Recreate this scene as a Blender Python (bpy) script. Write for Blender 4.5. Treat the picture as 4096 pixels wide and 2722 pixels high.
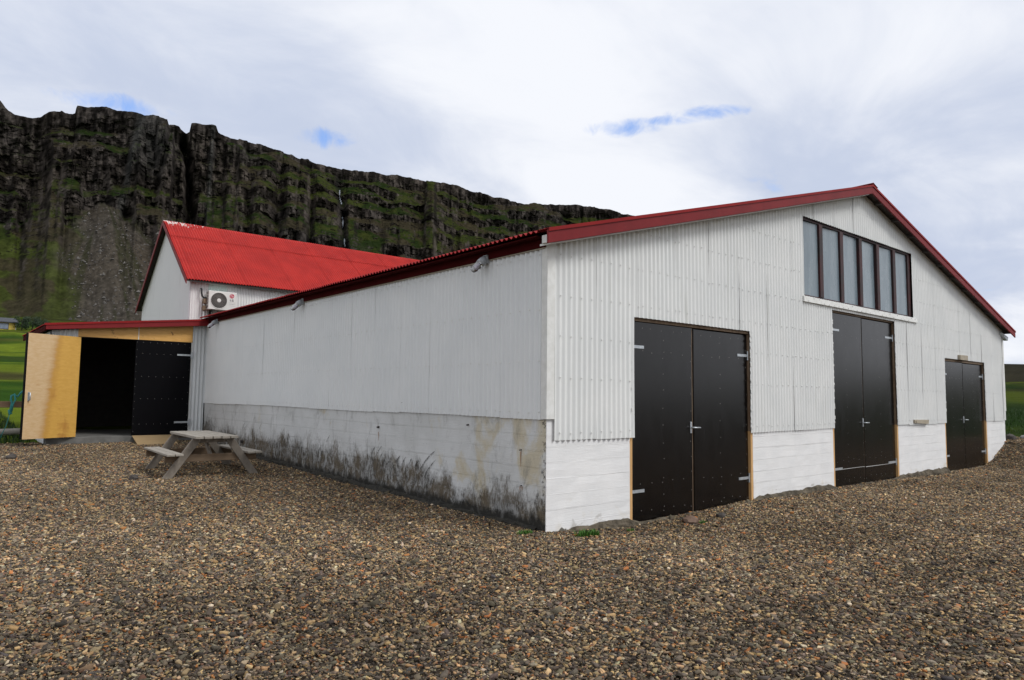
import bpy, bmesh, math, random
import numpy as np
from mathutils import Vector, Matrix
random.seed(7); rng = np.random.default_rng(11)
for o in list(bpy.data.objects): bpy.data.objects.remove(o)
scene = bpy.context.scene
COL = scene.collection
RAD = math.radians

# ------------------------------------------------------------------ camera
F_PX, PW, PH = 2783.2, 4096, 2722          # focal length in photo pixels, photo size
CAM = np.array([-5.853, -6.287, 1.65])
CR = np.array([0.764348, -0.644703, 0.011411])
CU = np.array([-0.059593, -0.053009, 0.996814])
CF = np.array([0.642044, 0.762593, 0.078938])
cd = bpy.data.cameras.new('camera'); cam = bpy.data.objects.new('camera', cd); COL.objects.link(cam)
cd.sensor_width = 36; cd.lens = F_PX / PW * 36; cd.clip_start = 0.05; cd.clip_end = 6000
cam.matrix_world = Matrix(((CR[0], CU[0], -CF[0], CAM[0]), (CR[1], CU[1], -CF[1], CAM[1]), (CR[2], CU[2], -CF[2], CAM[2]), (0, 0, 0, 1)))
scene.camera = cam
def bp(px, py, ax, val):
    """point where the view ray of a photo pixel meets the plane axis=val"""
    d = CF + CR * (px - PW / 2) / F_PX - CU * (py - PH / 2) / F_PX
    return CAM + d * (val - CAM[ax]) / d[ax]
def ray(px, py):
    d = CF + CR * (px - PW / 2) / F_PX - CU * (py - PH / 2) / F_PX
    return d / np.linalg.norm(d)

# ------------------------------------------------------------------ world, sun, exposure
SUN_EL, SUN_AZ = RAD(48), RAD(154)            # azimuth clockwise from +Y, where the sun stands
w = bpy.data.worlds.new('World'); scene.world = w; w.use_nodes = True
nt = w.node_tree; nt.nodes.clear(); N = nt.nodes.new; LK = nt.links.new
def vmath(op, a=None, b=None, nt_=None):
    n = (nt_ or nt).nodes.new('ShaderNodeVectorMath'); n.operation = op
    for i, v in enumerate((a, b)):
        if v is None: continue
        if hasattr(v, 'is_linked') or hasattr(v, 'links'): (nt_ or nt).links.new(v, n.inputs[i])
        else: n.inputs[i].default_value = v
    return n
def fmath(op, a=None, b=None, c=None, nt_=None, clamp=False):
    n = (nt_ or nt).nodes.new('ShaderNodeMath'); n.operation = op; n.use_clamp = clamp
    for i, v in enumerate((a, b, c)):
        if v is None: continue
        if hasattr(v, 'links'): (nt_ or nt).links.new(v, n.inputs[i])
        else: n.inputs[i].default_value = v
    return n.outputs[0]
def smooth(v, a, b, nt_=None):
    n = (nt_ or nt).nodes.new('ShaderNodeMapRange'); n.interpolation_type = 'SMOOTHSTEP'
    (nt_ or nt).links.new(v, n.inputs[0]); n.inputs[1].default_value = a; n.inputs[2].default_value = b
    return n.outputs[0]
def mixc(f, a, b, nt_=None, mode='MIX'):
    n = (nt_ or nt).nodes.new('ShaderNodeMix'); n.data_type = 'RGBA'; n.blend_type = mode
    for i, v in ((0, f), (6, a), (7, b)):
        if hasattr(v, 'links'): (nt_ or nt).links.new(v, n.inputs[i])
        else: n.inputs[i].default_value = v if i == 0 else (tuple(v) + (1,))[:4]
    return n.outputs[2]
def noise(vec, scale, detail=4, rough=.5, dist=0., nt_=None, dim=None):
    n = (nt_ or nt).nodes.new('ShaderNodeTexNoise'); n.inputs['Scale'].default_value = scale
    n.inputs['Detail'].default_value = detail; n.inputs['Roughness'].default_value = rough; n.inputs['Distortion'].default_value = dist
    (nt_ or nt).links.new(vec, n.inputs['Vector']); return n.outputs['Fac']
sky = N('ShaderNodeTexSky'); sky.sky_type = 'NISHITA'; sky.sun_disc = False
sky.sun_elevation = SUN_EL; sky.sun_rotation = SUN_AZ; sky.air_density = 1.3; sky.dust_density = .6; sky.ozone_density = 1.5
tc = N('ShaderNodeTexCoord'); DIR = tc.outputs['Generated']
sep = N('ShaderNodeSeparateXYZ'); LK(DIR, sep.inputs[0])
zc_ = fmath('ADD', fmath('MAXIMUM', sep.outputs[2], 0.), .16)
dv = N('ShaderNodeVectorMath'); dv.operation = 'DIVIDE'; LK(DIR, dv.inputs[0])
cz = N('ShaderNodeCombineXYZ'); [LK(zc_, cz.inputs[i]) for i in range(3)]; LK(cz.outputs[0], dv.inputs[1])
PL = dv.outputs[0]
mp = N('ShaderNodeMapping'); LK(PL, mp.inputs[0]); mp.inputs['Rotation'].default_value = (0, 0, RAD(-35)); mp.inputs['Scale'].default_value = (.72, 1.05, .2); mp.inputs['Location'].default_value = (3.1, 1.7, 0)
n1 = noise(mp.outputs[0], .85, 5, .5, .35)
n2 = noise(mp.outputs[0], 2.2, 7, .6, .5)
shade = fmath('ADD', fmath('MULTIPLY', n1, .62), fmath('MULTIPLY', n2, .38))
shade = fmath('ADD', shade, .105)
for px, py, c0 in ((500, -250, .80), (4300, 350, .84)):            # two heavier banks of cloud
    shade = fmath('SUBTRACT', shade, fmath('MULTIPLY', smooth(vmath('DOT_PRODUCT', DIR, tuple(ray(px, py))).outputs[1], c0, .985), .115))
CLOUD_W, CLOUD_G, SKY_STR = (8.4, 8.6, 9.1), (5.2, 5.8, 7.2), .075
cloud = mixc(smooth(shade, .36, .62), CLOUD_G, CLOUD_W)
gap = smooth(n2, .33, .22)                    # thin places in the cloud deck
holes = fmath('MULTIPLY', gap, .35)
for (px, py, wa, wb) in ((2510, 510, .040, .010), (2680, 482, .050, .006), (2830, 455, .046, .008), (1300, 555, .036, .012), (455, 418, .050, .011)):
    h = Vector(ray(px, py)); rt = h.cross(Vector((0, 0, 1))).normalized(); up = rt.cross(h)
    a = fmath('DIVIDE', vmath('DOT_PRODUCT', DIR, tuple(rt)).outputs[1], wa)
    b = fmath('DIVIDE', vmath('DOT_PRODUCT', DIR, tuple(up)).outputs[1], wb)
    fr = fmath('GREATER_THAN', vmath('DOT_PRODUCT', DIR, tuple(h)).outputs[1], .5)
    d2 = fmath('ADD', fmath('ADD', fmath('MULTIPLY', a, a), fmath('MULTIPLY', b, b)), fmath('MULTIPLY', fmath('SUBTRACT', noise(DIR, 26, 6, .65, .6), .5), 5.0))
    holes = fmath('MAXIMUM', holes, fmath('MULTIPLY', fmath('MULTIPLY', smooth(d2, 1.9, -.9), fr), .85))
skyb = mixc(1., sky.outputs[0], (1.1, 1.35, 1.9), mode='MULTIPLY')
mixed = mixc(holes, cloud, skyb)
bg = N('ShaderNodeBackground'); bg.inputs[1].default_value = SKY_STR; LK(mixed, bg.inputs[0])
ow = N('ShaderNodeOutputWorld'); LK(bg.outputs[0], ow.inputs[0])
sl = bpy.data.lights.new('sun', 'SUN'); sun = bpy.data.objects.new('sun', sl); COL.objects.link(sun)
sl.energy = 1.5; sl.angle = RAD(20); sl.color = (1, .985, .955)
sdir = Vector((math.sin(SUN_AZ) * math.cos(SUN_EL), math.cos(SUN_AZ) * math.cos(SUN_EL), math.sin(SUN_EL)))
sun.rotation_euler = sdir.to_track_quat('Z', 'Y').to_euler()
scene.view_settings.view_transform = 'Standard'; scene.view_settings.look = 'None'
scene.view_settings.exposure = .55; scene.view_settings.gamma = 1; scene.view_settings.use_curve_mapping = False
scene.render.engine = 'CYCLES'

# ------------------------------------------------------------------ helpers
def tag(o, label=None, cat=None, group=None, kind=None):
    for k, v in (('label', label), ('category', cat), ('group', group), ('kind', kind)):
        if v: o[k] = v
    return o
def link(o, parent=None):
    COL.objects.link(o)
    if parent: o.parent = parent
    return o
def empty(name, loc=(0, 0, 0), rz=0, **kw):
    o = bpy.data.objects.new(name, None); o.empty_display_size = .2; o.location = loc; o.rotation_euler = (0, 0, rz)
    link(o); return tag(o, **kw)
def mesh_obj(name, v, f, mat, parent=None, smooth_=False, **kw):
    me = bpy.data.meshes.new(name); me.from_pydata([tuple(map(float, p)) for p in v], [], f)
    if mat: me.materials.append(mat)
    if smooth_: me.polygons.foreach_set('use_smooth', [True] * len(me.polygons))
    o = bpy.data.objects.new(name, me); link(o, parent)
    return tag(o, **kw)
class MB:
    def __init__(s): s.v = []; s.f = []
    def add(s, v, f):
        n = len(s.v); s.v += [tuple(p) for p in v]; s.f += [tuple(i + n for i in q) for q in f]; return s
    def box(s, x0, x1, y0, y1, z0, z1):
        return s.add([(x, y, z) for z in (z0, z1) for y in (y0, y1) for x in (x0, x1)],
                     [(0, 2, 3, 1), (4, 5, 7, 6), (0, 1, 5, 4), (2, 6, 7, 3), (0, 4, 6, 2), (1, 3, 7, 5)])
    def obox(s, c, a, b, d):          # centre and three half-axis vectors
        c, a, b, d = map(Vector, (c, a, b, d))
        return s.add([c + i * a + j * b + k * d for k in (-1, 1) for j in (-1, 1) for i in (-1, 1)],
                     [(0, 2, 3, 1), (4, 5, 7, 6), (0, 1, 5, 4), (2, 6, 7, 3), (0, 4, 6, 2), (1, 3, 7, 5)])
    def bar(s, p0, p1, w, h, up=(0, 0, 1)):
        p0, p1 = Vector(p0), Vector(p1); d = p1 - p0; side = d.cross(Vector(up)).normalized(); u2 = side.cross(d).normalized()
        return s.obox((p0 + p1) / 2, d / 2, side * w / 2, u2 * h / 2)
    def prism(s, poly, ext):
        ext = Vector(ext); n = len(poly); P = [Vector(p) for p in poly]
        return s.add(P + [p + ext for p in P], [tuple(range(n))[::-1], tuple(range(n, 2 * n))] + [(i, (i + 1) % n, (i + 1) % n + n, i + n) for i in range(n)])
    def tube(s, pts, r, n=8, cap=True):
        pts = [Vector(p) for p in pts]; rs = r if isinstance(r, (list, tuple)) else [r] * len(pts); base = len(s.v); prev = None
        for i, p in enumerate(pts):
            d = (pts[min(i + 1, len(pts) - 1)] - pts[max(i - 1, 0)]).normalized()
            a = prev - d * prev.dot(d) if prev else d.orthogonal()
            a.normalize(); prev = a; b = d.cross(a)
            s.v += [tuple(p + (a * math.cos(t) + b * math.sin(t)) * rs[i]) for t in (2 * math.pi * k / n for k in range(n))]
        for i in range(len(pts) - 1):
            for k in range(n):
                q = base + i * n; s.f.append((q + k, q + (k + 1) % n, q + n + (k + 1) % n, q + n + k))
        if cap:
            s.f.append(tuple(base + k for k in range(n))[::-1]); e = base + (len(pts) - 1) * n; s.f.append(tuple(e + k for k in range(n)))
        return s
    def dome(s, c, nrm, r, h, n=6):
        c, nrm = Vector(c), Vector(nrm).normalized(); a = nrm.orthogonal().normalized(); b = nrm.cross(a); base = len(s.v)
        for rr, hh in ((1, 0), (.72, .75)):
            s.v += [tuple(c + (a * math.cos(t) + b * math.sin(t)) * r * rr + nrm * h * hh) for t in (2 * math.pi * k / n for k in range(n))]
        s.v.append(tuple(c + nrm * h))
        for k in range(n):
            s.f.append((base + k, base + (k + 1) % n, base + n + (k + 1) % n, base + n + k)); s.f.append((base + n + k, base + n + (k + 1) % n, base + 2 * n))
        return s
    def build(s, name, mat, parent=None, smooth_=False, bevel=0., **kw):
        if bevel:
            bm = bmesh.new(); vs = [bm.verts.new(p) for p in s.v]
            for q in s.f:
                try: bm.faces.new([vs[i] for i in q])
                except ValueError: pass
            bmesh.ops.recalc_face_normals(bm, faces=bm.faces)
            bmesh.ops.bevel(bm, geom=list(bm.edges), offset=bevel, segments=1, affect='EDGES', clamp_overlap=True)
            me = bpy.data.meshes.new(name); bm.to_mesh(me); bm.free(); me.materials.append(mat)
            o = bpy.data.objects.new(name, me); link(o, parent); return tag(o, **kw)
        return mesh_obj(name, s.v, s.f, mat, parent, smooth_, **kw)

# numpy value noise
def _h(ix, iy, seed):
    h = (ix.astype(np.int64) * 374761393 + iy.astype(np.int64) * 668265263 + seed * 1274126177) & 0xffffffff
    h = ((h ^ (h >> 13)) * 1103515245) & 0xffffffff
    h = ((h ^ (h >> 16)) * 2246822519) & 0xffffffff
    return ((h ^ (h >> 15)) & 0xffff) / 65535.
def vn(x, y, seed=0):
    x = np.asarray(x, float); y = np.asarray(y, float) + 0 * x
    ix, iy = np.floor(x), np.floor(y); fx, fy = x - ix, y - iy
    fx = fx * fx * (3 - 2 * fx); fy = fy * fy * (3 - 2 * fy)
    a = _h(ix, iy, seed); b = _h(ix + 1, iy, seed); c = _h(ix, iy + 1, seed); d = _h(ix + 1, iy + 1, seed)
    return (a * (1 - fx) + b * fx) * (1 - fy) + (c * (1 - fx) + d * fx) * fy
def fbm(x, y, seed=0, oct_=4, gain=.5):
    s = 0; a = 1; t = 0
    for i in range(oct_):
        s = s + a * vn(x * 2 ** i + 17.3 * i, y * 2 ** i - 9.1 * i, seed + i); t += a; a *= gain
    return s / t
def ss(a, b, x):
    t = np.clip((np.asarray(x, float) - a) / (b - a), 0, 1); return t * t * (3 - 2 * t)

# ------------------------------------------------------------------ materials
class M:                                          # small node-tree writer
    def __init__(s, name, rough=.6, spec=.5, coord='Object'):
        s.m = bpy.data.materials.new(name); s.m.use_nodes = True; s.t = s.m.node_tree; s.b = s.t.nodes['Principled BSDF']
        s.b.inputs['Roughness'].default_value = rough; s.b.inputs['Specular IOR Level'].default_value = spec
        c = s.t.nodes.new('ShaderNodeTexCoord'); s.co = c.outputs[coord]
    def map(s, scale, rot=(0, 0, 0), loc=(0, 0, 0)):
        n = s.t.nodes.new('ShaderNodeMapping'); n.inputs['Scale'].default_value = scale; n.inputs['Rotation'].default_value = rot; n.inputs['Location'].default_value = loc
        s.t.links.new(s.co, n.inputs[0]); return n.outputs[0]
    def noise(s, scale, detail=4, rough=.5, dist=0., stretch=(1, 1, 1), loc=(0, 0, 0)):
        return noise(s.map(stretch, loc=loc), scale, detail, rough, dist, s.t)
    def xyz(s):
        n = s.t.nodes.new('ShaderNodeSeparateXYZ'); s.t.links.new(s.co, n.inputs[0]); return n.outputs
    def mix(s, f, a, b, mode='MIX'): return mixc(f, a, b, s.t, mode)
    def ss(s, v, a, b): return smooth(v, a, b, s.t)
    def op(s, o, a, b=None, c=None): return fmath(o, a, b, c, s.t)
    def attr(s, name):
        n = s.t.nodes.new('ShaderNodeAttribute'); n.attribute_name = name; return n
    def col(s, v):
        if hasattr(v, 'links'): s.t.links.new(v, s.b.inputs['Base Color'])
        else: s.b.inputs['Base Color'].default_value = tuple(v) + (1,)
        return s
    def rough(s, v): s.t.links.new(v, s.b.inputs['Roughness']); return s
    def bump(s, h, strength=.3, dist=.01):
        n = s.t.nodes.new('ShaderNodeBump'); n.inputs['Strength'].default_value = strength; n.inputs['Distance'].default_value = dist
        s.t.links.new(h, n.inputs['Height']); s.t.links.new(n.outputs[0], s.b.inputs['Normal']); return s
def simple(name, c1, c2, scale=6., rough=.6, bump=.15, stretch=(1, 1, 1), spec=.4, bdist=.004, detail=6):
    m = M(name, rough, spec); n = m.noise(scale, detail, .6, .2, stretch)
    m.col(m.mix(m.ss(n, .3, .7), c1, c2))
    if bump: m.bump(n, bump, bdist)
    return m.m
MT = {}
def paint_sheet(name, c1, c2, dirt=(.42, .42, .36), amount=.5):
    m = M(name, .42, .4); big = m.noise(1.1, 4, .55, .2); st = m.noise(5., 5, .6, .3, (3, 3, .12)); fine = m.noise(60, 3, .6)
    c = m.mix(m.ss(big, .3, .7), c1, c2)
    f = m.op('MULTIPLY', m.ss(st, .58, .78), amount); c = m.mix(f, c, dirt)
    m.col(c); m.bump(m.op('ADD', m.op('MULTIPLY', big, 1.), m.op('MULTIPLY', fine, .04)), .25, .02); return m.m
MT['sheet'] = paint_sheet('white_painted_corrugated_steel', (.74, .745, .73), (.69, .70, .69), amount=.35)
MT['sheet_side'] = paint_sheet('white_corrugated_steel_shade_side', (.73, .745, .745), (.69, .71, .715), (.56, .58, .59), .35)  # same white paint as the gable, its shade-side coolness put into the colour
MT['sheet2'] = paint_sheet('old_white_corrugated_steel', (.72, .70, .69), (.66, .65, .64), (.42, .38, .36), .75)
MT['mint'] = paint_sheet('faded_mint_corrugated_steel', (.50, .62, .58), (.58, .66, .62), (.45, .45, .42), .6)
MT['shed_sheet'] = paint_sheet('weathered_corrugated_steel', (.66, .68, .69), (.60, .62, .62), (.33, .34, .33), .8)
MT['trim'] = simple('white_trim', (.72, .72, .70), (.62, .62, .59), 9, .5, .1)
MT['screw'] = simple('painted_screw_head', (.74, .74, .72), (.66, .66, .64), 30, .35, 0, spec=.6)
def redroof(name, c1, c2, worn=.0):
    m = M(name, .55, .10); n = m.noise(1.4, 5, .6, .3); st = m.noise(8, 4, .6, .2, (1, 1, .2)); c = m.mix(m.ss(n, .3, .72), c1, c2)
    c = m.mix(m.op('MULTIPLY', m.ss(st, .6, .8), .35), c, tuple(x * .55 for x in c2))
    if worn:
        x = m.xyz(); k = m.noise(7, 6, .7, .3, (1.5, .7, .7))
        rid = m.ss(x[2], 7.55, 7.97); lef = m.ss(x[0], 3.4, .5)
        f = m.ss(m.op('ADD', k, m.op('MULTIPLY', m.op('MULTIPLY', rid, lef), .26)), .70, .76); c = m.mix(f, c, (.62, .55, .52))
    m.col(c); m.bump(n, .12, .01); return m.m
MT['red_roof'] = redroof('red_painted_roof_steel', (.44, .034, .027), (.35, .026, .022), .8)
MT['red_roof1'] = redroof('red_painted_roof_steel_main', (.25, .016, .016), (.20, .013, .014))
def redwood():
    m = M('worn_dark_red_board_paint', .55, .2); n = m.noise(2.2, 5, .6, .4); g = m.noise(9, 6, .65, .5, (.35, 1, 3)); c = m.mix(m.ss(n, .3, .7), (.15, .010, .012), (.19, .013, .015))
    f = m.ss(g, .66, .72); c = m.mix(m.op('MULTIPLY', f, .75), c, (.33, .17, .13))
    m.col(c); m.bump(g, .2, .004); return m.m
MT['red_wood'] = redwood()
MT['red_dark'] = simple('deep_red_board_shade', (.060, .006, .007), (.045, .005, .005), 5, .85, .1, spec=.03)  # deep red paint taken darker still, the underlit eave's shade put into it
MT['dark'] = simple('dark_wood_interior_shade', (.018, .014, .013), (.03, .024, .02), 8, .75, .2)  # near-black wood, the unlit shed interior is put into its colour
MT['purlin'] = simple('weathered_purlin_soffit_shade', (.10, .09, .085), (.06, .055, .05), 12, .75, .2)  # also on the far soffit, where the dark tone stands for shadow
def concrete_white():
    m = M('painted_board_formed_concrete', .55, .35); x = m.xyz()
    n = m.noise(2.3, 5, .6, .3); gr = m.noise(22, 5, .65, .4, (.25, .25, 2.2)); sm = m.noise(3.4, 6, .7, .5, (1, 1, 1.4)); pit = m.noise(60, 3, .6)
    c = m.mix(m.ss(n, .3, .7), (.76, .755, .75), (.70, .70, .70))
    low = m.ss(x[2], .32, -.02)
    f = m.ss(m.op('ADD', sm, m.op('MULTIPLY', low, .16)), .70, .80); c = m.mix(m.op('MULTIPLY', f, .6), c, (.36, .34, .31))
    y = m.ss(m.op('ADD', m.noise(2., 4, .6, .2, (1, 1, 1), (4, 4, 4)), m.op('MULTIPLY', low, .14)), .63, .80); c = m.mix(m.op('MULTIPLY', y, .5), c, (.58, .50, .36))
    bare = m.ss(m.op('ADD', m.noise(6, 6, .7, .4), m.op('MULTIPLY', m.ss(x[2], .07, -.07), .5)), .72, .80); c = m.mix(bare, c, (.13, .12, .10))
    m.col(c); m.bump(m.op('ADD', gr, m.op('MULTIPLY', pit, .35)), .5, .006); return m.m
MT['conc_gable'] = concrete_white()
def concrete_stained():
    m = M('mould_stained_painted_concrete', .65, .3); x = m.xyz()
    n = m.noise(1.2, 5, .6, .3); gr = m.noise(22, 5, .65, .4, (.25, .25, 2.2)); pit = m.noise(55, 3, .6)
    c = m.mix(m.ss(n, .3, .7), (.62, .63, .63), (.54, .55, .545))
    # yellow lime bloom towards the corner and in patches
    yn = m.noise(1.6, 6, .65, .5, (1, 1, .8), (1.3, .2, .7)); cor = m.ss(x[1], 3.6, .3)
    yf = m.ss(m.op('ADD', yn, m.op('MULTIPLY', cor, .17)), .60, .76); c = m.mix(m.op('MULTIPLY', yf, .75), c, (.50, .43, .28))
    # algae climbing from the ground: streaky, higher at the far end
    st = m.noise(7, 8, .72, .7, (1, 1.3, .42)); pa = m.noise(.9, 6, .65, .6, (1, 1, .6), (7, 2, 3)); sp = m.noise(24, 6, .75, .3, (1, 1, .6))
    hgt = m.op('ADD', m.op('SUBTRACT', m.op('MULTIPLY', pa, 1.7), .30), m.op('MULTIPLY', m.ss(x[1], 0, 7), .10))
    rel = m.op('SUBTRACT', m.op('SUBTRACT', x[2], m.op('MULTIPLY', x[1], .014)), m.op('SUBTRACT', hgt, .30))
    dens = m.op('ADD', m.op('ADD', m.op('MULTIPLY', m.ss(rel, .50, -.28), .50), m.op('MULTIPLY', st, .44)), m.op('MULTIPLY', sp, .52))
    al = m.ss(dens, .52, .82); mot = m.noise(13, 7, .78, .6, (1, 1.2, .6), (5, 5, 5)); mo2 = m.noise(3.1, 6, .7, .5, (1, 1, .7), (2, 8, 4))
    al = m.op('MULTIPLY', al, m.op('ADD', .50, m.op('MULTIPLY', m.ss(m.op('ADD', mot, m.op('MULTIPLY', m.op('SUBTRACT', mo2, .5), .7)), .36, .56), .48)))
    c = m.mix(al, c, m.mix(m.ss(mo2, .42, .60), (.034, .028, .019), (.100, .078, .050)))
    # black foot
    ft = m.op('ADD', m.op('SUBTRACT', x[2], m.op('MULTIPLY', x[1], .016)), m.op('MULTIPLY', m.noise(7, 6, .7, .4, (1, 1, .6)), -.34))
    c = m.mix(m.ss(ft, .02, -.10), c, (.018, .017, .014))
    sm = m.noise(3.2, 6, .72, .6, (1, 1.2, .6), (3, 9, 1)); c = m.mix(m.op('MULTIPLY', m.ss(sm, .50, .70), .5), c, (.20, .20, .19))
    spk = m.noise(13, 7, .8, .2); edge = m.ss(x[1], .16, .0); c = m.mix(m.op('MULTIPLY', m.ss(m.op('ADD', spk, m.op('MULTIPLY', edge, .13)), .63, .68), .8), c, (.045, .043, .04))
    m.col(c); m.bump(m.op('ADD', gr, m.op('MULTIPLY', pit, .35)), .55, .006); return m.m
MT['conc_side'] = concrete_stained()
def rough_concrete():
    m = M('raw_mossy_footing', .85, .2); n = m.noise(5, 7, .7, .4); g = m.noise(30, 5, .7)
    c = m.mix(m.ss(n, .35, .65), (.045, .037, .026), (.13, .108, .078)); c = m.mix(m.op('MULTIPLY', m.ss(g, .6, .7), .7), c, (.03, .03, .022))
    m.col(c); m.bump(n, .8, .03); return m.m
MT['footing'] = rough_concrete()
MT['moss_black'] = simple('black_mossy_footing', (.012, .011, .009), (.035, .032, .024), 12, .9, .6, bdist=.02)
def filmply():
    m = M('brown_film_faced_plywood', .3, .45); n = m.noise(2., 5, .6, .3); f = m.noise(160, 2, .5); s = m.noise(7, 6, .7, .4, (1, 1, .25))
    m.col(m.mix(m.ss(n, .3, .7), (.0020, .0012, .0012), (.0034, .0024, .0022)))
    m.rough(m.op('ADD', .22, m.op('MULTIPLY', m.ss(s, .35, .75), .05))); m.bump(f, .05, .001); return m.m
MT['film'] = filmply()
def film2():
    m = M('black_film_faced_plywood', .5, .06); n = m.noise(3., 5, .6, .3); m.col(m.mix(n, (.0028, .0028, .0036), (.0042, .0042, .0052))); return m.m
MT['film_black'] = film2()
def timber(name, c1, c2, stretch, scale=7., rough=.65, knots=True, crack=.3):
    m = M(name, rough, .3); g = m.noise(scale, 7, .65, .7, stretch); c = m.mix(m.ss(g, .3, .72), c1, c2)
    if knots:
        k = m.noise(4.5, 2, .4, .2, tuple(.3 + .7 * min(1, s) for s in stretch)); c = m.mix(m.op('MULTIPLY', m.ss(k, .72, .77), .7), c, tuple(x * .35 for x in c1))
    f = m.noise(scale * 3, 5, .7, .3, stretch); c = m.mix(m.op('MULTIPLY', m.ss(f, .62, .74), crack), c, tuple(x * .3 for x in c1))
    m.col(c); m.bump(g, .3, .004); return m.m
MT['jamb'] = timber('raw_pine_jamb', (.50, .29, .12), (.62, .38, .17), (3, 3, .25))
MT['jamb_old'] = timber('rotting_old_frame', (.16, .10, .06), (.30, .22, .15), (3, 3, .4))
MT['block'] = timber('grey_timber_block', (.30, .26, .20), (.40, .35, .27), (.5, 3, 3), 9)
MT['table_top'] = timber('weathered_grey_board', (.25, .225, .19), (.34, .31, .265), (3, .22, 3), 9, .75)
MT['table_leg'] = timber('weathered_leg_board', (.17, .145, .118), (.235, .205, .17), (2.2, 3, 1.), 7, .75)
MT['table_beam'] = timber('brown_cross_beam', (.13, .088, .055), (.20, .14, .09), (.4, 3, 3), 7, .75)
MT['rail'] = timber('weathered_rail', (.13, .08, .05), (.22, .14, .085), (.3, 3, 3), 8, .8)
MT['log'] = timber('bleached_log', (.24, .22, .19), (.34, .31, .27), (.3, 3, 3), 9, .8)
MT['rampply'] = timber('ramp_plywood', (.36, .25, .13), (.42, .30, .16), (.5, 4, 4), 7, .6, False)
MT['osb'] = None
def plyyellow():
    m = M('varnished_plywood_panel', .45, .4); g = m.noise(8, 6, .6, .6, (.6, 1, 2.2)); k = m.noise(7, 3, .5, .8, (1, 1, 1)); c = m.mix(m.ss(g, .3, .7), (.56, .30, .075), (.66, .37, .11))
    c = m.mix(m.op('MULTIPLY', m.ss(k, .66, .74), .85), c, (.16, .07, .018)); m.col(c); m.bump(g, .05, .002); return m.m
MT['ply_panel'] = plyyellow()
def plydoor():                                     # inner face of the open leaf: half bleached, half varnish-yellow, a ragged water edge between
    m = M('water_marked_birch_plywood', .42, .4, 'UV'); x = m.xyz()
    g = m.noise(9, 6, .62, .5, (1, 6, 1)); rag = m.noise(5, 6, .7, .5, (.35, 5, 1)); big = m.noise(2.2, 4, .6, .5, (1, .8, 1))
    pos = m.op('ADD', x[0], m.op('ADD', m.op('MULTIPLY', m.op('SUBTRACT', rag, .5), .22), m.op('MULTIPLY', m.op('SUBTRACT', x[1], .5), -.20)))
    pale = m.mix(m.ss(g, .3, .7), (.54, .36, .18), (.60, .43, .25)); yel = m.mix(m.ss(g, .3, .7), (.54, .30, .060), (.60, .345, .08))
    c = m.mix(m.ss(pos, .42, .50), pale, yel)
    edge = m.op('MULTIPLY', m.ss(pos, .34, .46), m.ss(pos, .60, .48)); c = m.mix(m.op('MULTIPLY', edge, .5), c, (.40, .20, .045))
    blot = m.op('MULTIPLY', m.ss(m.op('ADD', big, m.op('MULTIPLY', m.op('SUBTRACT', rag, .5), .5)), .52, .70), m.ss(x[1], .80, .35)); c = m.mix(m.op('MULTIPLY', blot, .85), c, (.40, .185, .04))
    m.col(c); m.bump(g, .05, .002); return m.m
MT['ply_door'] = plydoor()
MT['galv'] = simple('galvanised_steel', (.42, .45, .48), (.55, .58, .60), 25, .4, .1, spec=.6)
MT['galv'].node_tree.nodes['Principled BSDF'].inputs['Metallic'].default_value = .6
MT['door_screw'] = simple('bright_screw', (.30, .28, .26), (.42, .40, .38), 30, .4, 0, spec=.4)
MT['black_wood'] = simple('mouldy_red_mullion', (.050, .008, .009), (.016, .010, .010), 7, .55, .2, (1, 1, .3))
def pane():
    m = M('dull_acrylic_pane', .25, .6); n = m.noise(3, 5, .6, .3, (1.5, 1, .35)); s = m.noise(12, 6, .75, .2); z = m.xyz()
    c = m.mix(m.ss(n, .25, .75), (.13, .17, .20), (.20, .245, .275))
    m.col(m.mix(m.op('MULTIPLY', m.ss(s, .71, .74), m.ss(z[2], 4.5, 4.95)), c, (.65, .67, .68))); m.rough(m.op('ADD', .16, m.op('MULTIPLY', n, .2))); return m.m
MT['pane'] = pane()
MT['ac'] = simple('cream_white_casing', (.66, .64, .61), (.62, .60, .57), 3, .4, 0)
MT['ac_dark'] = simple('dark_grille_interior', (.02, .017, .016), (.035, .03, .028), 10, .6, 0)
MT['ac_vane'] = simple('grey_brown_grille_vane', (.22, .195, .18), (.28, .25, .23), 10, .5, 0)
MT['logo_red'] = simple('crimson_print', (.42, .008, .035), (.46, .010, .04), 10, .4, 0)
MT['print_dark'] = simple('dark_print', (.06, .06, .065), (.08, .08, .085), 10, .5, 0)
MT['print_white'] = simple('white_print', (.75, .73, .72), (.72, .70, .69), 10, .5, 0)
MT['hose'] = simple('black_foam_hose', (.012, .012, .013), (.02, .02, .021), 20, .7, .1)
MT['lamp_grey'] = simple('grey_lamp_housing', (.30, .32, .34), (.36, .38, .40), 12, .5, .1)
def glass():
    m = M('clear_lamp_jar', .05, .5); m.col((.93, .94, .96)); m.b.inputs['Transmission Weight'].default_value = 1.; m.b.inputs['IOR'].default_value = 1.2; return m.m
MT['jar'] = glass()
MT['bulb'] = simple('milky_bulb', (.62, .58, .64), (.56, .53, .58), 10, .3, 0)
MT['rope'] = simple('teal_rope', (.025, .17, .17), (.04, .24, .23), 60, .8, .3)
MT['stone_dark'] = simple('dark_basalt_stone', (.035, .03, .028), (.07, .06, .052), 18, .85, .5, bdist=.01)
MT['stone_red'] = simple('reddish_stone', (.10, .06, .042), (.16, .105, .075), 14, .85, .5, bdist=.01)
MT['yellow'] = simple('yellow_house_paint', (.50, .36, .06), (.55, .40, .08), 2, .6, .1)
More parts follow.
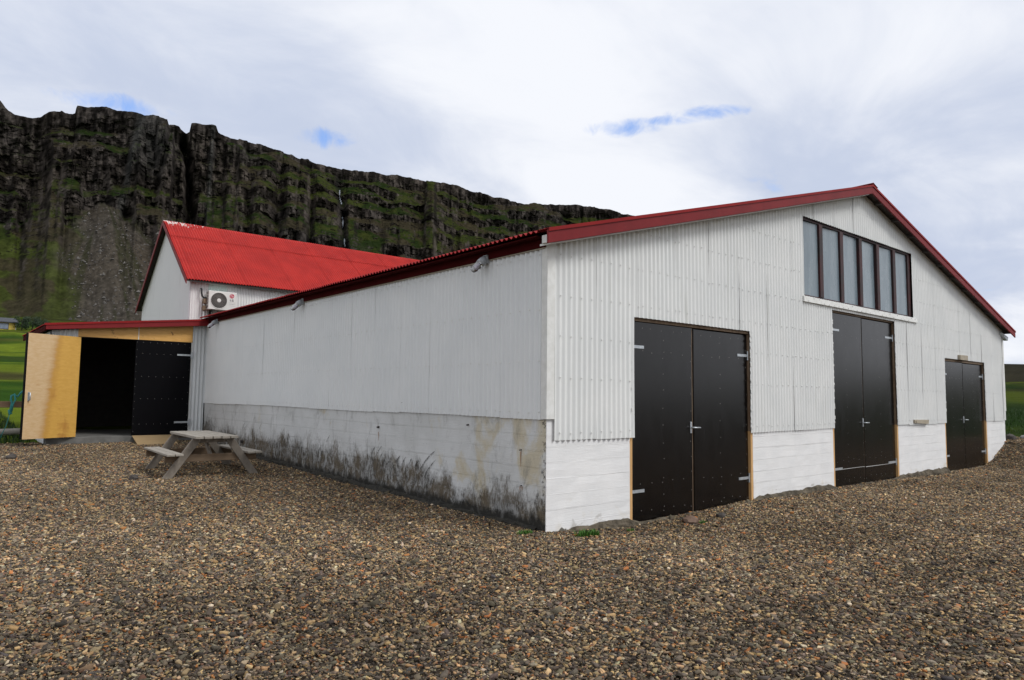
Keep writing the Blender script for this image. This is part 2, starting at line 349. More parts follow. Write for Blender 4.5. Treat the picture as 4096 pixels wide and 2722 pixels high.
MT['house_roof'] = simple('slate_grey_house_roof', (.035, .038, .045), (.05, .052, .06), 3, .6, .1)
MT['house_glass'] = simple('house_window_glass', (.10, .13, .18), (.16, .19, .24), 2, .2, 0, spec=.7)
MT['house_trim'] = simple('brown_house_trim', (.05, .03, .02), (.06, .04, .03), 5, .6, 0)
MT['plaster'] = (lambda m: (m.col(m.mix(m.op('MULTIPLY', m.ss(m.noise(2.6, 6, .65, .4, (1, 1, .25)), .55, .75), .4), m.mix(m.noise(1.2, 4), (.72, .70, .72), (.66, .65, .68)), (.46, .44, .45))), m.bump(m.noise(20, 4), .15, .004), m.m)[-1])(M('white_plaster_gable', .6, .3))
MT['floor'] = simple('bare_concrete_slab', (.10, .098, .09), (.16, .155, .145), 4, .8, .3)
def leafmat(name, c1, c2):
    m = M(name, .6, .25); m.col(m.mix(m.noise(3, 3), c1, c2)); m.b.inputs['Subsurface Weight'].default_value = 0; return m.m
MT['leaf_dark'] = leafmat('dark_shrub_leaf', (.010, .022, .008), (.022, .042, .014))
MT['leaf_tuft'] = leafmat('fresh_green_tuft', (.035, .10, .012), (.06, .15, .02))
MT['blade'] = leafmat('meadow_blade', (.016, .040, .007), (.030, .060, .010))
MT['bark'] = simple('shrub_bark', (.04, .03, .02), (.06, .045, .03), 10, .8, .2)
def vcol_mat(name, rough, bumpscale, bstr, bdist, var=.5, scale=.4, spec=.2):
    m = M(name, rough, spec); a = m.attr('Col'); n = m.noise(scale, 7, .68, .2)
    k = m.t.nodes.new('ShaderNodeMapRange'); m.t.links.new(n, k.inputs[0]); k.inputs[1].default_value = .25; k.inputs[2].default_value = .75; k.inputs[3].default_value = 1 - var; k.inputs[4].default_value = 1 + var
    v = vmath('SCALE', a.outputs['Color'], None, m.t); m.t.links.new(k.outputs[0], v.inputs['Scale']); m.col(v.outputs[0])
    if bstr: m.bump(m.noise(bumpscale, 6, .7), bstr, bdist)
    return m.m
MT['mountain'] = vcol_mat('basalt_and_moss', .95, .5, .6, .8, .45, .3, .02)
MT['boulder'] = vcol_mat('boulder_rock', .95, 2., .4, .2, .3, .5, .05)
MT['pebble'] = vcol_mat('shale_pebble', .8, 90, .3, .004, .25, 60., .12)
def _pebble_var():                                  # broad tonal drift over the yard, in place coordinates
    t = MT['pebble'].node_tree; b = t.nodes['Principled BSDF']; src = b.inputs['Base Color'].links[0].from_socket; g_ = t.nodes.new('ShaderNodeNewGeometry')
    n_ = noise(g_.outputs['Position'], .38, 5, .6, .8, t); r_ = t.nodes.new('ShaderNodeMapRange'); t.links.new(n_, r_.inputs[0]); r_.inputs[1].default_value = .3; r_.inputs[2].default_value = .7; r_.inputs[3].default_value = .62; r_.inputs[4].default_value = 1.25
    v_ = vmath('SCALE', src, None, t); t.links.new(r_.outputs[0], v_.inputs['Scale']); t.links.new(v_.outputs[0], b.inputs['Base Color'])
_pebble_var()

# ------------------------------------------------------------------ terrain height
GX = np.array([-3, 0, 1.5, 3.2, 4.6, 7.5, 10.5, 13.3, 16.2, 17.2, 18.0]); GZ = np.array([0, -.02, -.10, -.075, -.035, -.06, -.08, -.125, -.13, -.12, -.10])
def zg(x, y):
    x = np.asarray(x, float); y = np.asarray(y, float); dx, dy = x - CAM[0], y - CAM[1]; r = np.hypot(dx, dy); az = np.degrees(np.arctan2(dx, dy))
    z = np.interp(y, [-10, 0, 5, 9, 13.6, 16, 30], [0, .005, .05, .14, .345, .42, .5])
    z = z + np.interp(x, GX, GZ) * np.exp(-np.maximum(-y, 0) ** 2 / 12.) * ss(3., 0., y)
    z = z + .60 * ss(15.9, 18.7, x) * ss(-5.5, .2, y)
    wl = ss(-40, -5, az) * (1 - ss(22, 62, az)); wr = ss(45, 70, az) * (1 - ss(100, 130, az))
    zl = np.interp(r, [22, 40, 60, 120, 195, 232, 300, 500, 1500], [0, .7, 2.1, 6.4, 14.6, 19.5, 26, 40, 60])
    zr = np.interp(r, [26, 45, 100, 165, 185, 250, 300, 1500], [0, .7, 2.6, 3.8, 6., 11.2, 10.5, 14])
    z = z + wl * zl + wr * zr
    z = z + ss(24, 60, r) * (fbm(x / 9, y / 9, 3, 4) - .5) * np.clip(r / 120, .3, 1.6)
    z = z + (fbm(x / 2.4, y / 2.4, 5, 2) - .5) * .045 * (1 - ss(24, 40, r)) * ss(.5, 2.0, np.minimum(np.hypot(np.minimum(x, 0), 0) + np.maximum(-y, 0), 9))
    return z
def gravel_mask(x, y):
    e = (fbm(x / 1.3, y / 1.3, 9, 3) - .5) * .9
    m = ss(13.75, 13.3, y + e * .6) * ss(20.2, 19.2, x + e) * ss(-60, -40, x) * ss(-60, -40, y)
    return m * np.where((y > 1.2) & (x > 18.3), 0, 1)
# ground sheet: rings round the yard out to the horizon
azs = np.radians(np.concatenate([np.linspace(-180, -12, 70, endpoint=False), np.linspace(-12, 92, 330, endpoint=False), np.linspace(92, 180, 40)]))
rs_ = np.concatenate([[.0], np.geomspace(1.2, 40, 110), np.geomspace(41, 2500, 90)])
A_, R_ = np.meshgrid(azs, rs_, indexing='ij')
X_ = CAM[0] + R_ * np.sin(A_); Y_ = CAM[1] + R_ * np.cos(A_); Z_ = zg(X_, Y_) - (.018 + .05 * ss(14.5, 16, X_) * ss(-7, -5, Y_)) * gravel_mask(X_, Y_)
def grid_mesh(name, X, Y, Z, colr, mat, smooth_=True):
    nu, nv = X.shape; v = np.stack([X, Y, Z], -1).reshape(-1, 3).astype(np.float32)
    i = np.arange(nu * nv).reshape(nu, nv); f = np.stack([i[:-1, :-1], i[1:, :-1], i[1:, 1:], i[:-1, 1:]], -1).reshape(-1, 4).astype(np.int32)
    me = bpy.data.meshes.new(name); me.vertices.add(len(v)); me.vertices.foreach_set('co', v.ravel()); me.loops.add(f.size); me.loops.foreach_set('vertex_index', f.ravel())
    me.polygons.add(len(f)); me.polygons.foreach_set('loop_start', np.arange(0, f.size, 4, dtype=np.int32)); me.polygons.foreach_set('use_smooth', np.full(len(f), smooth_))
    me.update(); ca = me.color_attributes.new('Col', 'FLOAT_COLOR', 'POINT'); c4 = np.ones((len(v), 4), np.float32); c4[:, :3] = colr.reshape(-1, 3); ca.data.foreach_set('color', c4.ravel())
    me.materials.append(mat); o = bpy.data.objects.new(name, me); link(o); return o
g = gravel_mask(X_, Y_); n_a = fbm(X_ / 14, Y_ / 5, 21, 4); n_b = fbm(X_ / 3, Y_ / 3, 33, 4); n_c = fbm(X_ / 40, Y_ / 18, 41, 3)
gr1 = np.array([.018, .045, .005]); gr2 = np.array([.085, .115, .010]); soil = np.array([.030, .022, .012])
t = ss(.38, .62, n_a)[..., None]; gc = gr1 * (1 - t) + gr2 * t
t = (ss(.52, .70, n_c) * .8)[..., None]; gc = gc * (1 - t) + soil * t
gc = gc * (.75 + .5 * n_b[..., None])
hillr = (ss(150, 175, R_) * ss(45, 60, np.degrees(A_)))[..., None]; gc = gc * (1 - hillr) + hillr * (np.array([.040, .036, .020]) * (.6 + .8 * n_b[..., None]))
rgt = ss(45, 60, np.degrees(A_))[..., None]; gc = gc * (1 - .55 * rgt)
gc = gc * (1 - .45 * ss(215, 260, R_))[..., None]
gvc = np.array([.070, .056, .042]) * (.7 + .6 * n_b[..., None])
gmask3 = g[..., None]; gcol = gvc * gmask3 + gc * (1 - gmask3)
def ground_mat():
    m = M('gravel_and_meadow_ground', .95, .02); a = m.attr('Col'); n = m.noise(26, 6, .7, .2); v = m.t.nodes.new('ShaderNodeTexVoronoi'); v.inputs['Scale'].default_value = 34; m.t.links.new(m.co, v.inputs['Vector'])
    k = vmath('SCALE', a.outputs['Color'], None, m.t); m.t.links.new(m.op('MULTIPLY', m.op('ADD', .25, m.op('MULTIPLY', m.op('ADD', n, v.outputs['Distance']), .85)), m.op('ADD', .45, m.op('MULTIPLY', m.noise(.9, 7, .72, .3, (1, .6, 1)), 1.1))), k.inputs['Scale']); m.col(k.outputs[0])
    m.bump(m.op('SUBTRACT', n, v.outputs['Distance']), .6, .02); return m.m
ground = grid_mesh('ground', X_, Y_, Z_, gcol, ground_mat()); tag(ground, kind='structure')

# ------------------------------------------------------------------ mountain: banded basalt cliffs over scree and moss
OV = PW / 2359.
SKYLINE = [(-700, 240), (-300, 215), (0, 232), (20, 256), (45, 266), (75, 272), (95, 266), (120, 254), (142, 257), (150, 263), (173, 262), (177, 243), (215, 246), (250, 250), (320, 262), (386, 272), (389, 284), (412, 290), (430, 306), (437, 304), (441, 286), (498, 290), (503, 306), (560, 325), (640, 345), (700, 368), (780, 388), (880, 402), (930, 408), (1000, 418), (1060, 430), (1150, 455), (1210, 470), (1260, 472), (1330, 470), (1400, 482), (1457, 497), (1560, 530), (1700, 600), (2000, 760)]
saz, sel = [], []
for ox, oy in SKYLINE:
    d = ray(ox * OV, oy * OV); saz.append(math.degrees(math.atan2(d[0], d[1]))); sel.append(d[2] / math.hypot(d[0], d[1]))
ovx = [p[0] for p in SKYLINE]
maz = np.concatenate([np.linspace(saz[0], 0, 60, endpoint=False), np.linspace(0, 53, 960, endpoint=False), np.linspace(53, saz[-1], 50)])
NU, NV = len(maz), 360
tv = np.concatenate([[-.06], np.linspace(0, 1, NV)])
el = np.interp(maz, saz, sel); OX = np.interp(maz, saz, ovx)
# the rim is one lava plateau about 190 m up; where it looks lower it is farther off
els = np.interp(maz, [saz[0], 4, 12, 20, 29, 39, 50, 62], np.interp([saz[0], 4, 12, 20, 29, 39, 50, 62], saz, sel)); Dtop = np.clip(188. / np.maximum(els, .1), 480, 1500)
Dfoot = Dtop - np.interp(maz, [-30, 4, 50, 62], [205, 200, 250, 270])
fx_ = CAM[0] + Dfoot * np.sin(np.radians(maz)); fy_ = CAM[1] + Dfoot * np.cos(np.radians(maz)); Zf = zg(fx_, fy_) - 1.5
S_ = np.cumsum(np.concatenate([[0], np.diff(np.radians(maz))]) * Dtop)          # metres along the contour
Zt = np.maximum(CAM[2] + el * Dtop, Zf + 10) + (fbm(S_ / 9, S_ * 0, 171, 4) - .5) * 3.0 + (_h(np.floor(S_ / 6.5), np.floor(S_ * 0), 173) - .5) * 1.0
T, U = np.meshgrid(tv, S_); OXg = np.repeat(OX[:, None], len(tv), 1)
ZZ = Zf[:, None] + T * (Zt - Zf)[:, None]                                        # strata are level: everything below depends on height
Zs = ZZ + (fbm(U / 60, ZZ / 60, 61, 2) - .5) * 9 + (vn(U / 13, ZZ * 0, 65) - .5) * 2.5
left = ss(640, 470, OXg)
bands = [(60, 66), (79, 87), (99, 108), (120, 128), (138, 144), (153, 160), (168, 174), (183, 230)]
cl = np.zeros_like(T)
for i, (a, b) in enumerate(bands):
    st = ss(.34, .46, fbm(U / 30 + 9 * i, ZZ * 0 + 3 * i, 70 + i, 3) + (.10 if i >= 3 else -.02 if i == 2 else -.10) + .02 * left)
    b2_ = b + (vn(U / 9, ZZ * 0 + i, 81) - .5) * 4; a2_ = a + (vn(U / 17, ZZ * 0 + i, 83) - .5) * 7
    cl = np.maximum(cl, ss(-.9, .9, Zs - a2_) * (1 - ss(-.6, .6, Zs - b2_)) * st)
mass = left * ss(100, 112, Zs + (fbm(U / 26, ZZ / 30, 91, 3) - .5) * 46)          # the craggy massif at the near end
cl = np.maximum(cl, mass * ss(.47, .55, fbm(U / 17, ZZ / 8., 95, 3)))
face = np.exp(-((OXg - 352) / 34) ** 2) * ss(140, 155, ZZ); cl = np.maximum(cl, face)
fan = np.exp(-np.abs((OXg - (252 + (112 - ZZ) * .35)) / (14 + np.maximum(122 - ZZ, 0) * 2.3)) ** 3) * ss(118, 104, ZZ + (fbm(U / 14, ZZ / 30, 98, 3) - .5) * 22)
fan2 = (np.exp(-((OXg - 850) / 130) ** 2) * .9 + np.exp(-((OXg - 1180) / 150) ** 2) * .8 + np.exp(-((OXg - 620) / 80) ** 2) * .7) * ss(64, 52, ZZ + (fbm(U / 20, ZZ / 40, 97, 3) - .5) * 20)
fanc = np.clip(fan * 1.6, 0, 1); cl = cl * (1 - fanc)
mead = ss(230, 130, OXg + (fbm(U / 18, ZZ / 18, 181, 3) - .5) * 120) * ss(104, 80, ZZ + (fbm(U / 15, ZZ / 15, 183, 3) - .5) * 30); cl = cl * (1 - .9 * mead)
chute = ss(.62, .72, fbm(U / 18, ZZ / 120, 99, 2)) * ss(150, 120, ZZ); cl = cl * (1 - .9 * chute)
cot = 1.42 * (1 - cl) + .14 * cl
cot = cot * (1 + .9 * ss(.16, .0, T))
dz = np.diff(T, axis=1) * (Zt - Zf)[:, None]
dd = np.concatenate([np.zeros((NU, 1)), np.cumsum(dz * (cot[:, 1:] + cot[:, :-1]) / 2, axis=1)], 1)
dd = dd - dd[:, 1:2]; D = Dfoot[:, None] + dd * ((Dtop - Dfoot) / dd[:, -1])[:, None]
hi = ss(.14, .34, T)
crease = lambda n: np.clip(1 - np.abs(2 * n - 1) * 2.2, 0, 1)
hc = ss(62, 95, ZZ) * (1 - fanc) * (1 - mead)
disp = (fbm(U / 55, ZZ / 200, 101, 2) - .5) * 15 * hi + crease(vn(U / 24, ZZ / 130, 105)) * 8 * hc + crease(vn(U / 9, ZZ / 60, 107)) * 4 * hc
gul = np.exp(-((OXg - 430 + (T - .9) * 60) / 9) ** 2) * ss(95, 125, ZZ); disp += gul * 20
gul2 = np.exp(-((OXg - (395 - (1 - T) * 70)) / 7) ** 2) * ss(115, 140, ZZ); disp += gul2 * 8
dyke = np.exp(-((OXg - (326 - (1 - T) * 75)) / 9) ** 2) * ss(100, 108, ZZ); disp -= dyke * 6
tow = np.exp(-((OXg - 492 + (1 - T) * 10) / 6) ** 2) * ss(60, 75, ZZ); disp -= tow * 5
wfx = np.interp(T, [.25, .45, .7, .9], [825, 802, 790, 782]); wg = np.exp(-((OXg - wfx) / 9) ** 2) * ss(.2, .4, T); disp += wg * 9
blk = lambda w, h, sd: _h(np.floor(U / w + .6 * vn(U / 5, ZZ / h, sd)), np.floor(ZZ / h + .8 * vn(U / 8, ZZ * 0, sd + 1)), sd) - .5
disp += (blk(4.2, 9., 161) * 3.6 + blk(2.3, 5., 163) * 2.2 + (vn(U / 1.4, ZZ / 14, 115) - .5) * 2.4) * cl
disp += ((fbm(U / 5, ZZ / 3.5, 117, 3) - .5) * 4.5 + blk(3.5, 2.6, 165) * 1.4) * hi * (1 - .75 * fanc)
disp = disp * (1 - .85 * ss(.92, 1., T)) * (1 - .6 * fanc)
D = D + disp
Zm = ZZ + (fbm(U / 4, ZZ / 3, 131, 3) - .5) * 1.4
azg = np.radians(maz)[:, None]; Xm = CAM[0] + D * np.sin(azg); Ym = CAM[1] + D * np.cos(azg)
for k, (bk, dn) in enumerate(((14, 1.5), (70, 9.), (300, 50.))):                 # plateau behind the rim
    Xm = np.concatenate([Xm, (CAM[0] + (D[:, NV:NV + 1] + bk) * np.sin(azg))], 1); Ym = np.concatenate([Ym, (CAM[1] + (D[:, NV:NV + 1] + bk) * np.cos(azg))], 1); Zm = np.concatenate([Zm, Zm[:, NV:NV + 1] - dn], 1)
P3 = np.stack([Xm, Ym, Zm], -1); du = np.gradient(P3, axis=0); dvv = np.gradient(P3, axis=1); nr = np.cross(du, dvv); nr /= np.linalg.norm(nr, axis=-1, keepdims=True) + 1e-9
steep = 1 - np.abs(nr[..., 2])
pad = lambda a: np.concatenate([a, np.repeat(a[:, -1:], 3, 1)], 1)
meadp, Tp, Up, clp, fanp, OXp, dykep, wgp, Zp, facep, massp, lef = map(pad, (mead, T, U, cl, np.clip(fanc + fan2, 0, 1), OXg, dyke + tow, wg, ZZ, face, mass, left))
na = fbm(Up / 7, Zp / 4, 141, 4); nb = fbm(Up / 30, Zp / 25, 145, 3); nc = fbm(Up / 2.2, Zp / 7, 147, 3); nd = fbm(Up / 1.6, Zp / 1.6, 149, 3)
rock = np.clip(ss(.42, .60, steep + (na - .5) * .25) * .75 + clp * .7 + massp * .25 * ss(.45, .6, na), 0, 1)
rockc = (np.array([.036, .032, .030]) * (1 - nb[..., None]) + np.array([.056, .046, .038]) * nb[..., None]) * (.40 + 1.7 * ss(.35, .78, nc)[..., None]) * (.6 + .8 * nd[..., None])  # random tone contrast also puts lit columns and black crevices into the rock
q = np.clip(dykep + facep * .7, 0, 1)[..., None] * .7; rockc = rockc * (1 - q) + np.array([.066, .066, .062]) * (.35 + 1.3 * nc[..., None]) * q
tg = ss(.38, .62, na * .6 + nb * .4)[..., None]
grass = np.array([.015, .026, .006]) * (1 - tg) + np.array([.036, .044, .010]) * tg
low = np.clip(meadp + ss(.30, .08, Tp) * ss(300, 150, OXp), 0, 1)[..., None]; grass = grass * (1 - low) + low * (np.array([.046, .058, .013]) * (.45 + 1.1 * na[..., None]))
diag = fbm((Up + Zp * 1.4) / 16, (Zp - Up * .25) / 14, 151, 4); brown = (ss(.50, .62, diag) * .8)[..., None]; grass = grass * (1 - brown) + np.array([.042, .032, .021]) * (.6 + .8 * nd[..., None]) * brown
scree = (np.array([.074, .060, .044]) * (1 - nb[..., None]) + np.array([.058, .053, .046]) * nb[..., None]) * (.45 + 1.1 * nd[..., None])
strk = (ss(.47, .60, fbm((OXp - 252) / np.maximum(128 - Zp, 8) * 3.2, Zp / 70, 153, 4)) * .6)[..., None]; scree = scree * (1 - strk) + np.array([.026, .030, .011]) * (.5 + na[..., None]) * strk
sm_ = np.clip(fanp * 1.15 + ss(.44, .58, fbm(Up / 22, Zp / 30, 155, 4)) * ss(112, 88, Zp) * ss(300, 400, OXp), 0, 1)[..., None] * (1 - .85 * np.clip(meadp * 1.1 + ss(.26, .05, Tp) * ss(240, 120, OXp), 0, 1))[..., None]
mc = grass * (1 - sm_) + scree * sm_; rk = rock[..., None] * (1 - .8 * np.clip(fanp, 0, 1)[..., None]); mc = mc * (1 - rk) + rockc * rk
wet = (wgp * .6)[..., None]; mc = mc * (1 - wet) + np.array([.012, .012, .013]) * wet
mountain = grid_mesh('mountain', Xm, Ym, Zm, mc * .74, MT['mountain'], False); tag(mountain, kind='structure')
# boulders lying on the scree
bv, bf, bc = [], [], []
fi = np.argwhere((sm_[:, 5:NV - 90, 0] > .45) & (cl[:, 5:NV - 90] < .2) & (maz[:, None] > 0) & (maz[:, None] < 52))
oct_ = np.array([(1, 0, 0), (-1, 0, 0), (0, 1, 0), (0, -1, 0), (0, 0, 1), (0, 0, -1)], float); octf = [(0, 2, 4), (2, 1, 4), (1, 3, 4), (3, 0, 4), (2, 0, 5), (1, 2, 5), (3, 1, 5), (0, 3, 5)]
for k in range(5200):
    i, j = fi[rng.integers(len(fi))]; p = P3[i, j + 5]; s = min(1.3, .36 * np.exp(rng.normal(0, .5))); rot = rng.uniform(0, 6.28); c_, s_ = math.cos(rot), math.sin(rot)
    q = oct_ * (s * rng.uniform(.6, 1.4, 3)) + rng.normal(0, .12 * s, (6, 3)); q = np.stack([q[:, 0] * c_ - q[:, 1] * s_, q[:, 0] * s_ + q[:, 1] * c_, q[:, 2]], 1) + p
    n0 = len(bv); bv += [tuple(a) for a in q]; bf += [tuple(a + n0 for a in t_) for t_ in octf]; b_ = rng.uniform(.05, .14); bc += [(b_, b_ * .93, b_ * .86, 1)] * 6
bo = mesh_obj('scree_boulders', bv, bf, MT['boulder'], None, False, label='grey boulders strewn over the dark scree below the cliffs', cat='boulders', kind='stuff')
ca = bo.data.color_attributes.new('Col', 'FLOAT_COLOR', 'POINT'); ca.data.foreach_set('color', np.array(bc, np.float32).ravel())
# waterfall threading down the cliff bands
def waterfall():
    v, f = [], []; rows = [j for j in range(5, NV) if .27 < tv[j] < .86]; prev = False
    for j in rows:
        t_ = tv[j]; ox = np.interp(t_, [.25, .45, .7, .9], [825, 802, 790, 782]) + 1.2 * math.sin(t_ * 60); i = int(np.argmin(np.abs(OX - ox)))
        on = float(vn(np.array([t_ * 14]), np.array([3.3]), 5)[0]) > .47
        if not on: prev = False; continue
        p = Vector(P3[i, j]); to = (Vector(CAM) - p); to.z = 0; to.normalize(); side = Vector((to.y, -to.x, 0)); wd = .25 + .3 * random.random(); p = p + to * 1.6
        v += [tuple(p - side * wd), tuple(p + side * wd + to * .1), tuple(p + to * .35)]; n = len(v)
        if prev: f += [(n - 6, n - 3, n - 1, n - 4), (n - 4, n - 1, n - 2, n - 5)]
        prev = True
    m = simple('white_falling_water', (.22, .235, .26), (.14, .16, .19), 3, .4, 0); mesh_obj('waterfall', v, f, m, None, True, kind='structure')
waterfall()

# ------------------------------------------------------------------ corrugated sheets
PITCH, AMP = .0945, .0155
def corr(name, parent, mat, O, ud, vd, nd_, u0, u1, v0, v1, openings=(), off=0., pitch=PITCH, amp=AMP, rows=3, phase=0., warp=.003, spw=8, **kw):
    """one corrugated sheet: waves along ud, ribs along vd; v0/v1 are numbers or functions of u"""
    O, ud, vd, nd_ = map(Vector, (O, ud, vd, nd_)); fv0 = v0 if callable(v0) else (lambda u: v0); fv1 = v1 if callable(v1) else (lambda u: v1)
    n = max(2, int(round((u1 - u0) / pitch * spw))); us = set(u0 + (u1 - u0) * i / n for i in range(n + 1))
    for a, b, c, d in openings:
        for q in (a, b):
            if u0 < q < u1: us.add(q)
    us = sorted(us); wx = random.uniform(0, 50)
    def spans(u):
        iv = [(fv0(u), fv1(u), 0, 0)]                      # lower, upper, lower cut?, upper cut?
        for a, b, c, d in openings:
            if not a - 1e-6 <= u <= b + 1e-6: continue
            nx = []
            for (p, q, cp, cq) in iv:
                if d <= p or c >= q: nx.append((p, q, cp, cq)); continue
                if c > p + .01: nx.append((p, c, cp, 1))
                if d < q - .01: nx.append((d, q, 1, cq))
            iv = nx
        return [(p if cp else None, q if cq else None) for p, q, cp, cq in iv]
    runs = []
    for i in range(len(us) - 1):
        s_ = spans((us[i] + us[i + 1]) / 2)
        if runs and runs[-1][1] == s_: runs[-1][0].append(i + 1)
        else: runs.append(([i, i + 1], s_))
    out = None
    for idx, iv in runs:
        for (p, q) in iv:
            V, Fc = [], []; nr_ = rows + 1; m = len(idx)
            for i in idx:
                u = us[i]; a = fv0(u) if p is None else p; b = fv1(u) if q is None else q
                for r in range(nr_):
                    v = a + (b - a) * r / rows; wv = warp * (math.sin(v * 2.1 + wx) + math.sin(u * 3.7 + v * 1.3 + wx * 2))
                    V.append(O + ud * u + vd * v + nd_ * (off + amp + amp * math.cos(2 * math.pi * (u / pitch) + phase) + wv))
            for i in range(m - 1):
                for r in range(rows):
                    k = i * nr_ + r; Fc.append((k, k + nr_, k + nr_ + 1, k + 1))
            out = mesh_obj(name, V, Fc, mat, parent, True, **kw)
    return out
def split_sheets(u0, u1, nw=9):
    w_ = nw * PITCH; k = math.floor(u0 / w_); e = [u0]
    while (k + 1) * w_ < u1 - .15:
        k += 1
        if k * w_ > u0 + .15: e.append(k * w_)
    e.append(u1); return list(zip(e[:-1], e[1:]))

# ------------------------------------------------------------------ main barn
L = 13.6; WR = 18.08; RX = 8.95
def roof_top(x): return 3.65 + (x + .235) * (2.43 / 9.185) if x <= RX else 6.08 - (x - RX) * (2.41 / 9.51)
barn = empty('barn', label='long white corrugated barn with dark red roof edge and three dark double doors', cat='barn')
DOORS = [(1.61, 4.582, -.07, 2.70, 2.751), (7.53, 10.46, -.06, 3.33, 3.37), (13.40, 16.41, -.12, 2.62, 2.689)]   # x0, x1, bottom, leaf top, opening top
WIN = (6.413, 11.511, 3.5385, 5.035)
# board-marked concrete courses
def course(name, parent, mat, axis, a0, a1, z0, z1, face, thick, zbase=None):
    """a strip of cast concrete with one rough outer face; axis 0 runs along x (face looks to -y), axis 1 along y (face looks to -x)"""
    n = max(2, int((a1 - a0) / .13)); m = 4; lip = random.uniform(.001, .0035); sd = random.randint(0, 999); offs = random.uniform(-.0012, .0012); V = []
    for i in range(n + 1):
        a = a0 + (a1 - a0) * i / n
        for j in range(m + 1):
            t_ = (0, .06, .5, .95, 1)[j]; z = z0 + (z1 - z0) * t_
            if j == 0 and zbase: z = z0 + zbase(a)
            wob = float(vn(np.array([a * 5 + sd]), np.array([t_ * 2.]), 3)[0] - .5) * .005; ed = (-.0035 if j == 0 else lip * float(vn(np.array([a * 2.3 + sd]), np.array([.5]), 8)[0]) * 1.6 if j == 4 else 0)
            if j == 0: z -= .012
            d = face - offs - wob - ed
            V.append((a, d, z) if axis == 0 else (d, a, z))
    k = len(V)
    for i in range(n + 1):
        a = a0 + (a1 - a0) * i / n
        for z in (z0, z1): V.append((a, face + thick, z) if axis == 0 else (face + thick, a, z))
    Fc = []
    for i in range(n):
        for j in range(m):
            q = i * (m + 1) + j; Fc.append((q, q + m + 1, q + m + 2, q + 1) if axis == 0 else (q, q + 1, q + m + 2, q + m + 1))
        Fc.append((i * (m + 1) + m, (i + 1) * (m + 1) + m, k + 2 * (i + 1) + 1, k + 2 * i + 1)); Fc.append((k + 2 * i, k + 2 * i + 2, (i + 1) * (m + 1), i * (m + 1)))
    for i in (0, n):
        q = i * (m + 1); Fc.append(tuple(q + j for j in range(m + 1)) + (k + 2 * i + 1, k + 2 * i))
    return mesh_obj(name, V, Fc, mat, parent)
zl_ = [-.30, .135, .34, .545, .755, .965, 1.155, 1.385]
for a, b in zip(zl_[:-1], zl_[1:]):
    cuts = [.0] + sorted(random.uniform(2.5, 11.5) for _ in range(2)) + [L]
    for c0, c1 in zip(cuts[:-1], cuts[1:]):
        if c1 - c0 > .3: course('concrete_board', barn, MT['conc_side'], 1, c0, c1, a, b, 0., .25)
zg_ = [-.25, .085, .255, .445, .635, .825, 1.015, 1.16]
segs = [(0., DOORS[0][0] - .06), (DOORS[0][1] + .06, DOORS[1][0] - .06), (DOORS[1][1] + .06, DOORS[2][0] - .06), (DOORS[2][1] + .06, WR)]
for a, b in zip(zg_[:-1], zg_[1:]):
    for c0, c1 in segs: course('concrete_board', barn, MT['conc_gable'], 0, c0, c1, a, b, -.012, .0115)
course('concrete_board', barn, MT['conc_gable'], 0, 0., .45, 1.16, 1.385, -.012, .0115)
# walls behind the cladding
MB().prism([(.05, .27, -.2), (.05, .27, 3.5), (RX, .27, 5.9), (WR - .05, .27, 3.45), (WR - .05, .27, -.2)], (0, .1, 0)).build('inner_gable_wall', MT['dark'], barn)
MB().box(WR - .25, WR, 0, L, -.2, 3.45).build('end_wall', MT['conc_gable'], barn)
MB().prism([(.02, L, -.2), (.02, L, 3.5), (RX, L, 5.9), (WR, L, 3.45), (WR, L, -.2)], (0, -.2, 0)).build('back_wall', MT['sheet2'], barn)
MB().box(.03, .28, .1, L, 1.38, 3.5).build('inner_wall', MT['dark'], barn)
# mossy footing along the gable
def footing(name, axis, a0, a1, parent, base, zt, zb=-.35, seed=0):
    V = []; n = int((a1 - a0) / .12) + 1; prof = 6
    for i in range(n + 1):
        a = a0 + (a1 - a0) * i / n
        w_ = .02 + .075 * float(fbm(np.array([a * 1.3 + seed]), np.array([.4]), 12, 3)[0]); h_ = zt(a) + (float(fbm(np.array([a * 4 + seed]), np.array([.7]), 15, 3)[0]) - .5) * .07
        for (o, z) in ((.02, h_ + .004), (-w_ * .5, h_), (-w_ * .95, h_ - .02), (-w_ * 1.25, h_ - .07), (-w_ * 1.6, h_ - .15), (-w_ * 1.8, zb)):
            jz = (random.random() - .5) * .035; jo = (random.random() - .5) * .03 * (o < 0); V.append((a, base + o + jo, z + jz) if axis == 0 else (base + o + jo, a, z + jz))
    Fc = []
    for i in range(n):
        for j in range(prof - 1):
            q = i * prof + j; Fc.append((q, q + 1, q + prof + 1, q + prof))
    return mesh_obj(name, V, Fc, MT['footing'] if axis == 0 else MT['moss_black'], parent)
footing('footing', 0, .05, 17.0, barn, -.014, lambda a: float(np.interp(a, [0, 1.5, 1.7, 4.5, 4.8, 7.3, 7.6, 10.4, 10.6, 13.2, 13.5, 16.4, 17.0], [-.02, .02, -.075, -.06, .03, .045, -.055, -.055, .01, .02, -.115, -.115, -.05])))
footing('footing', 1, .15, 13.3, barn, .0, lambda a: .03 + .022 * a * .9, seed=40)
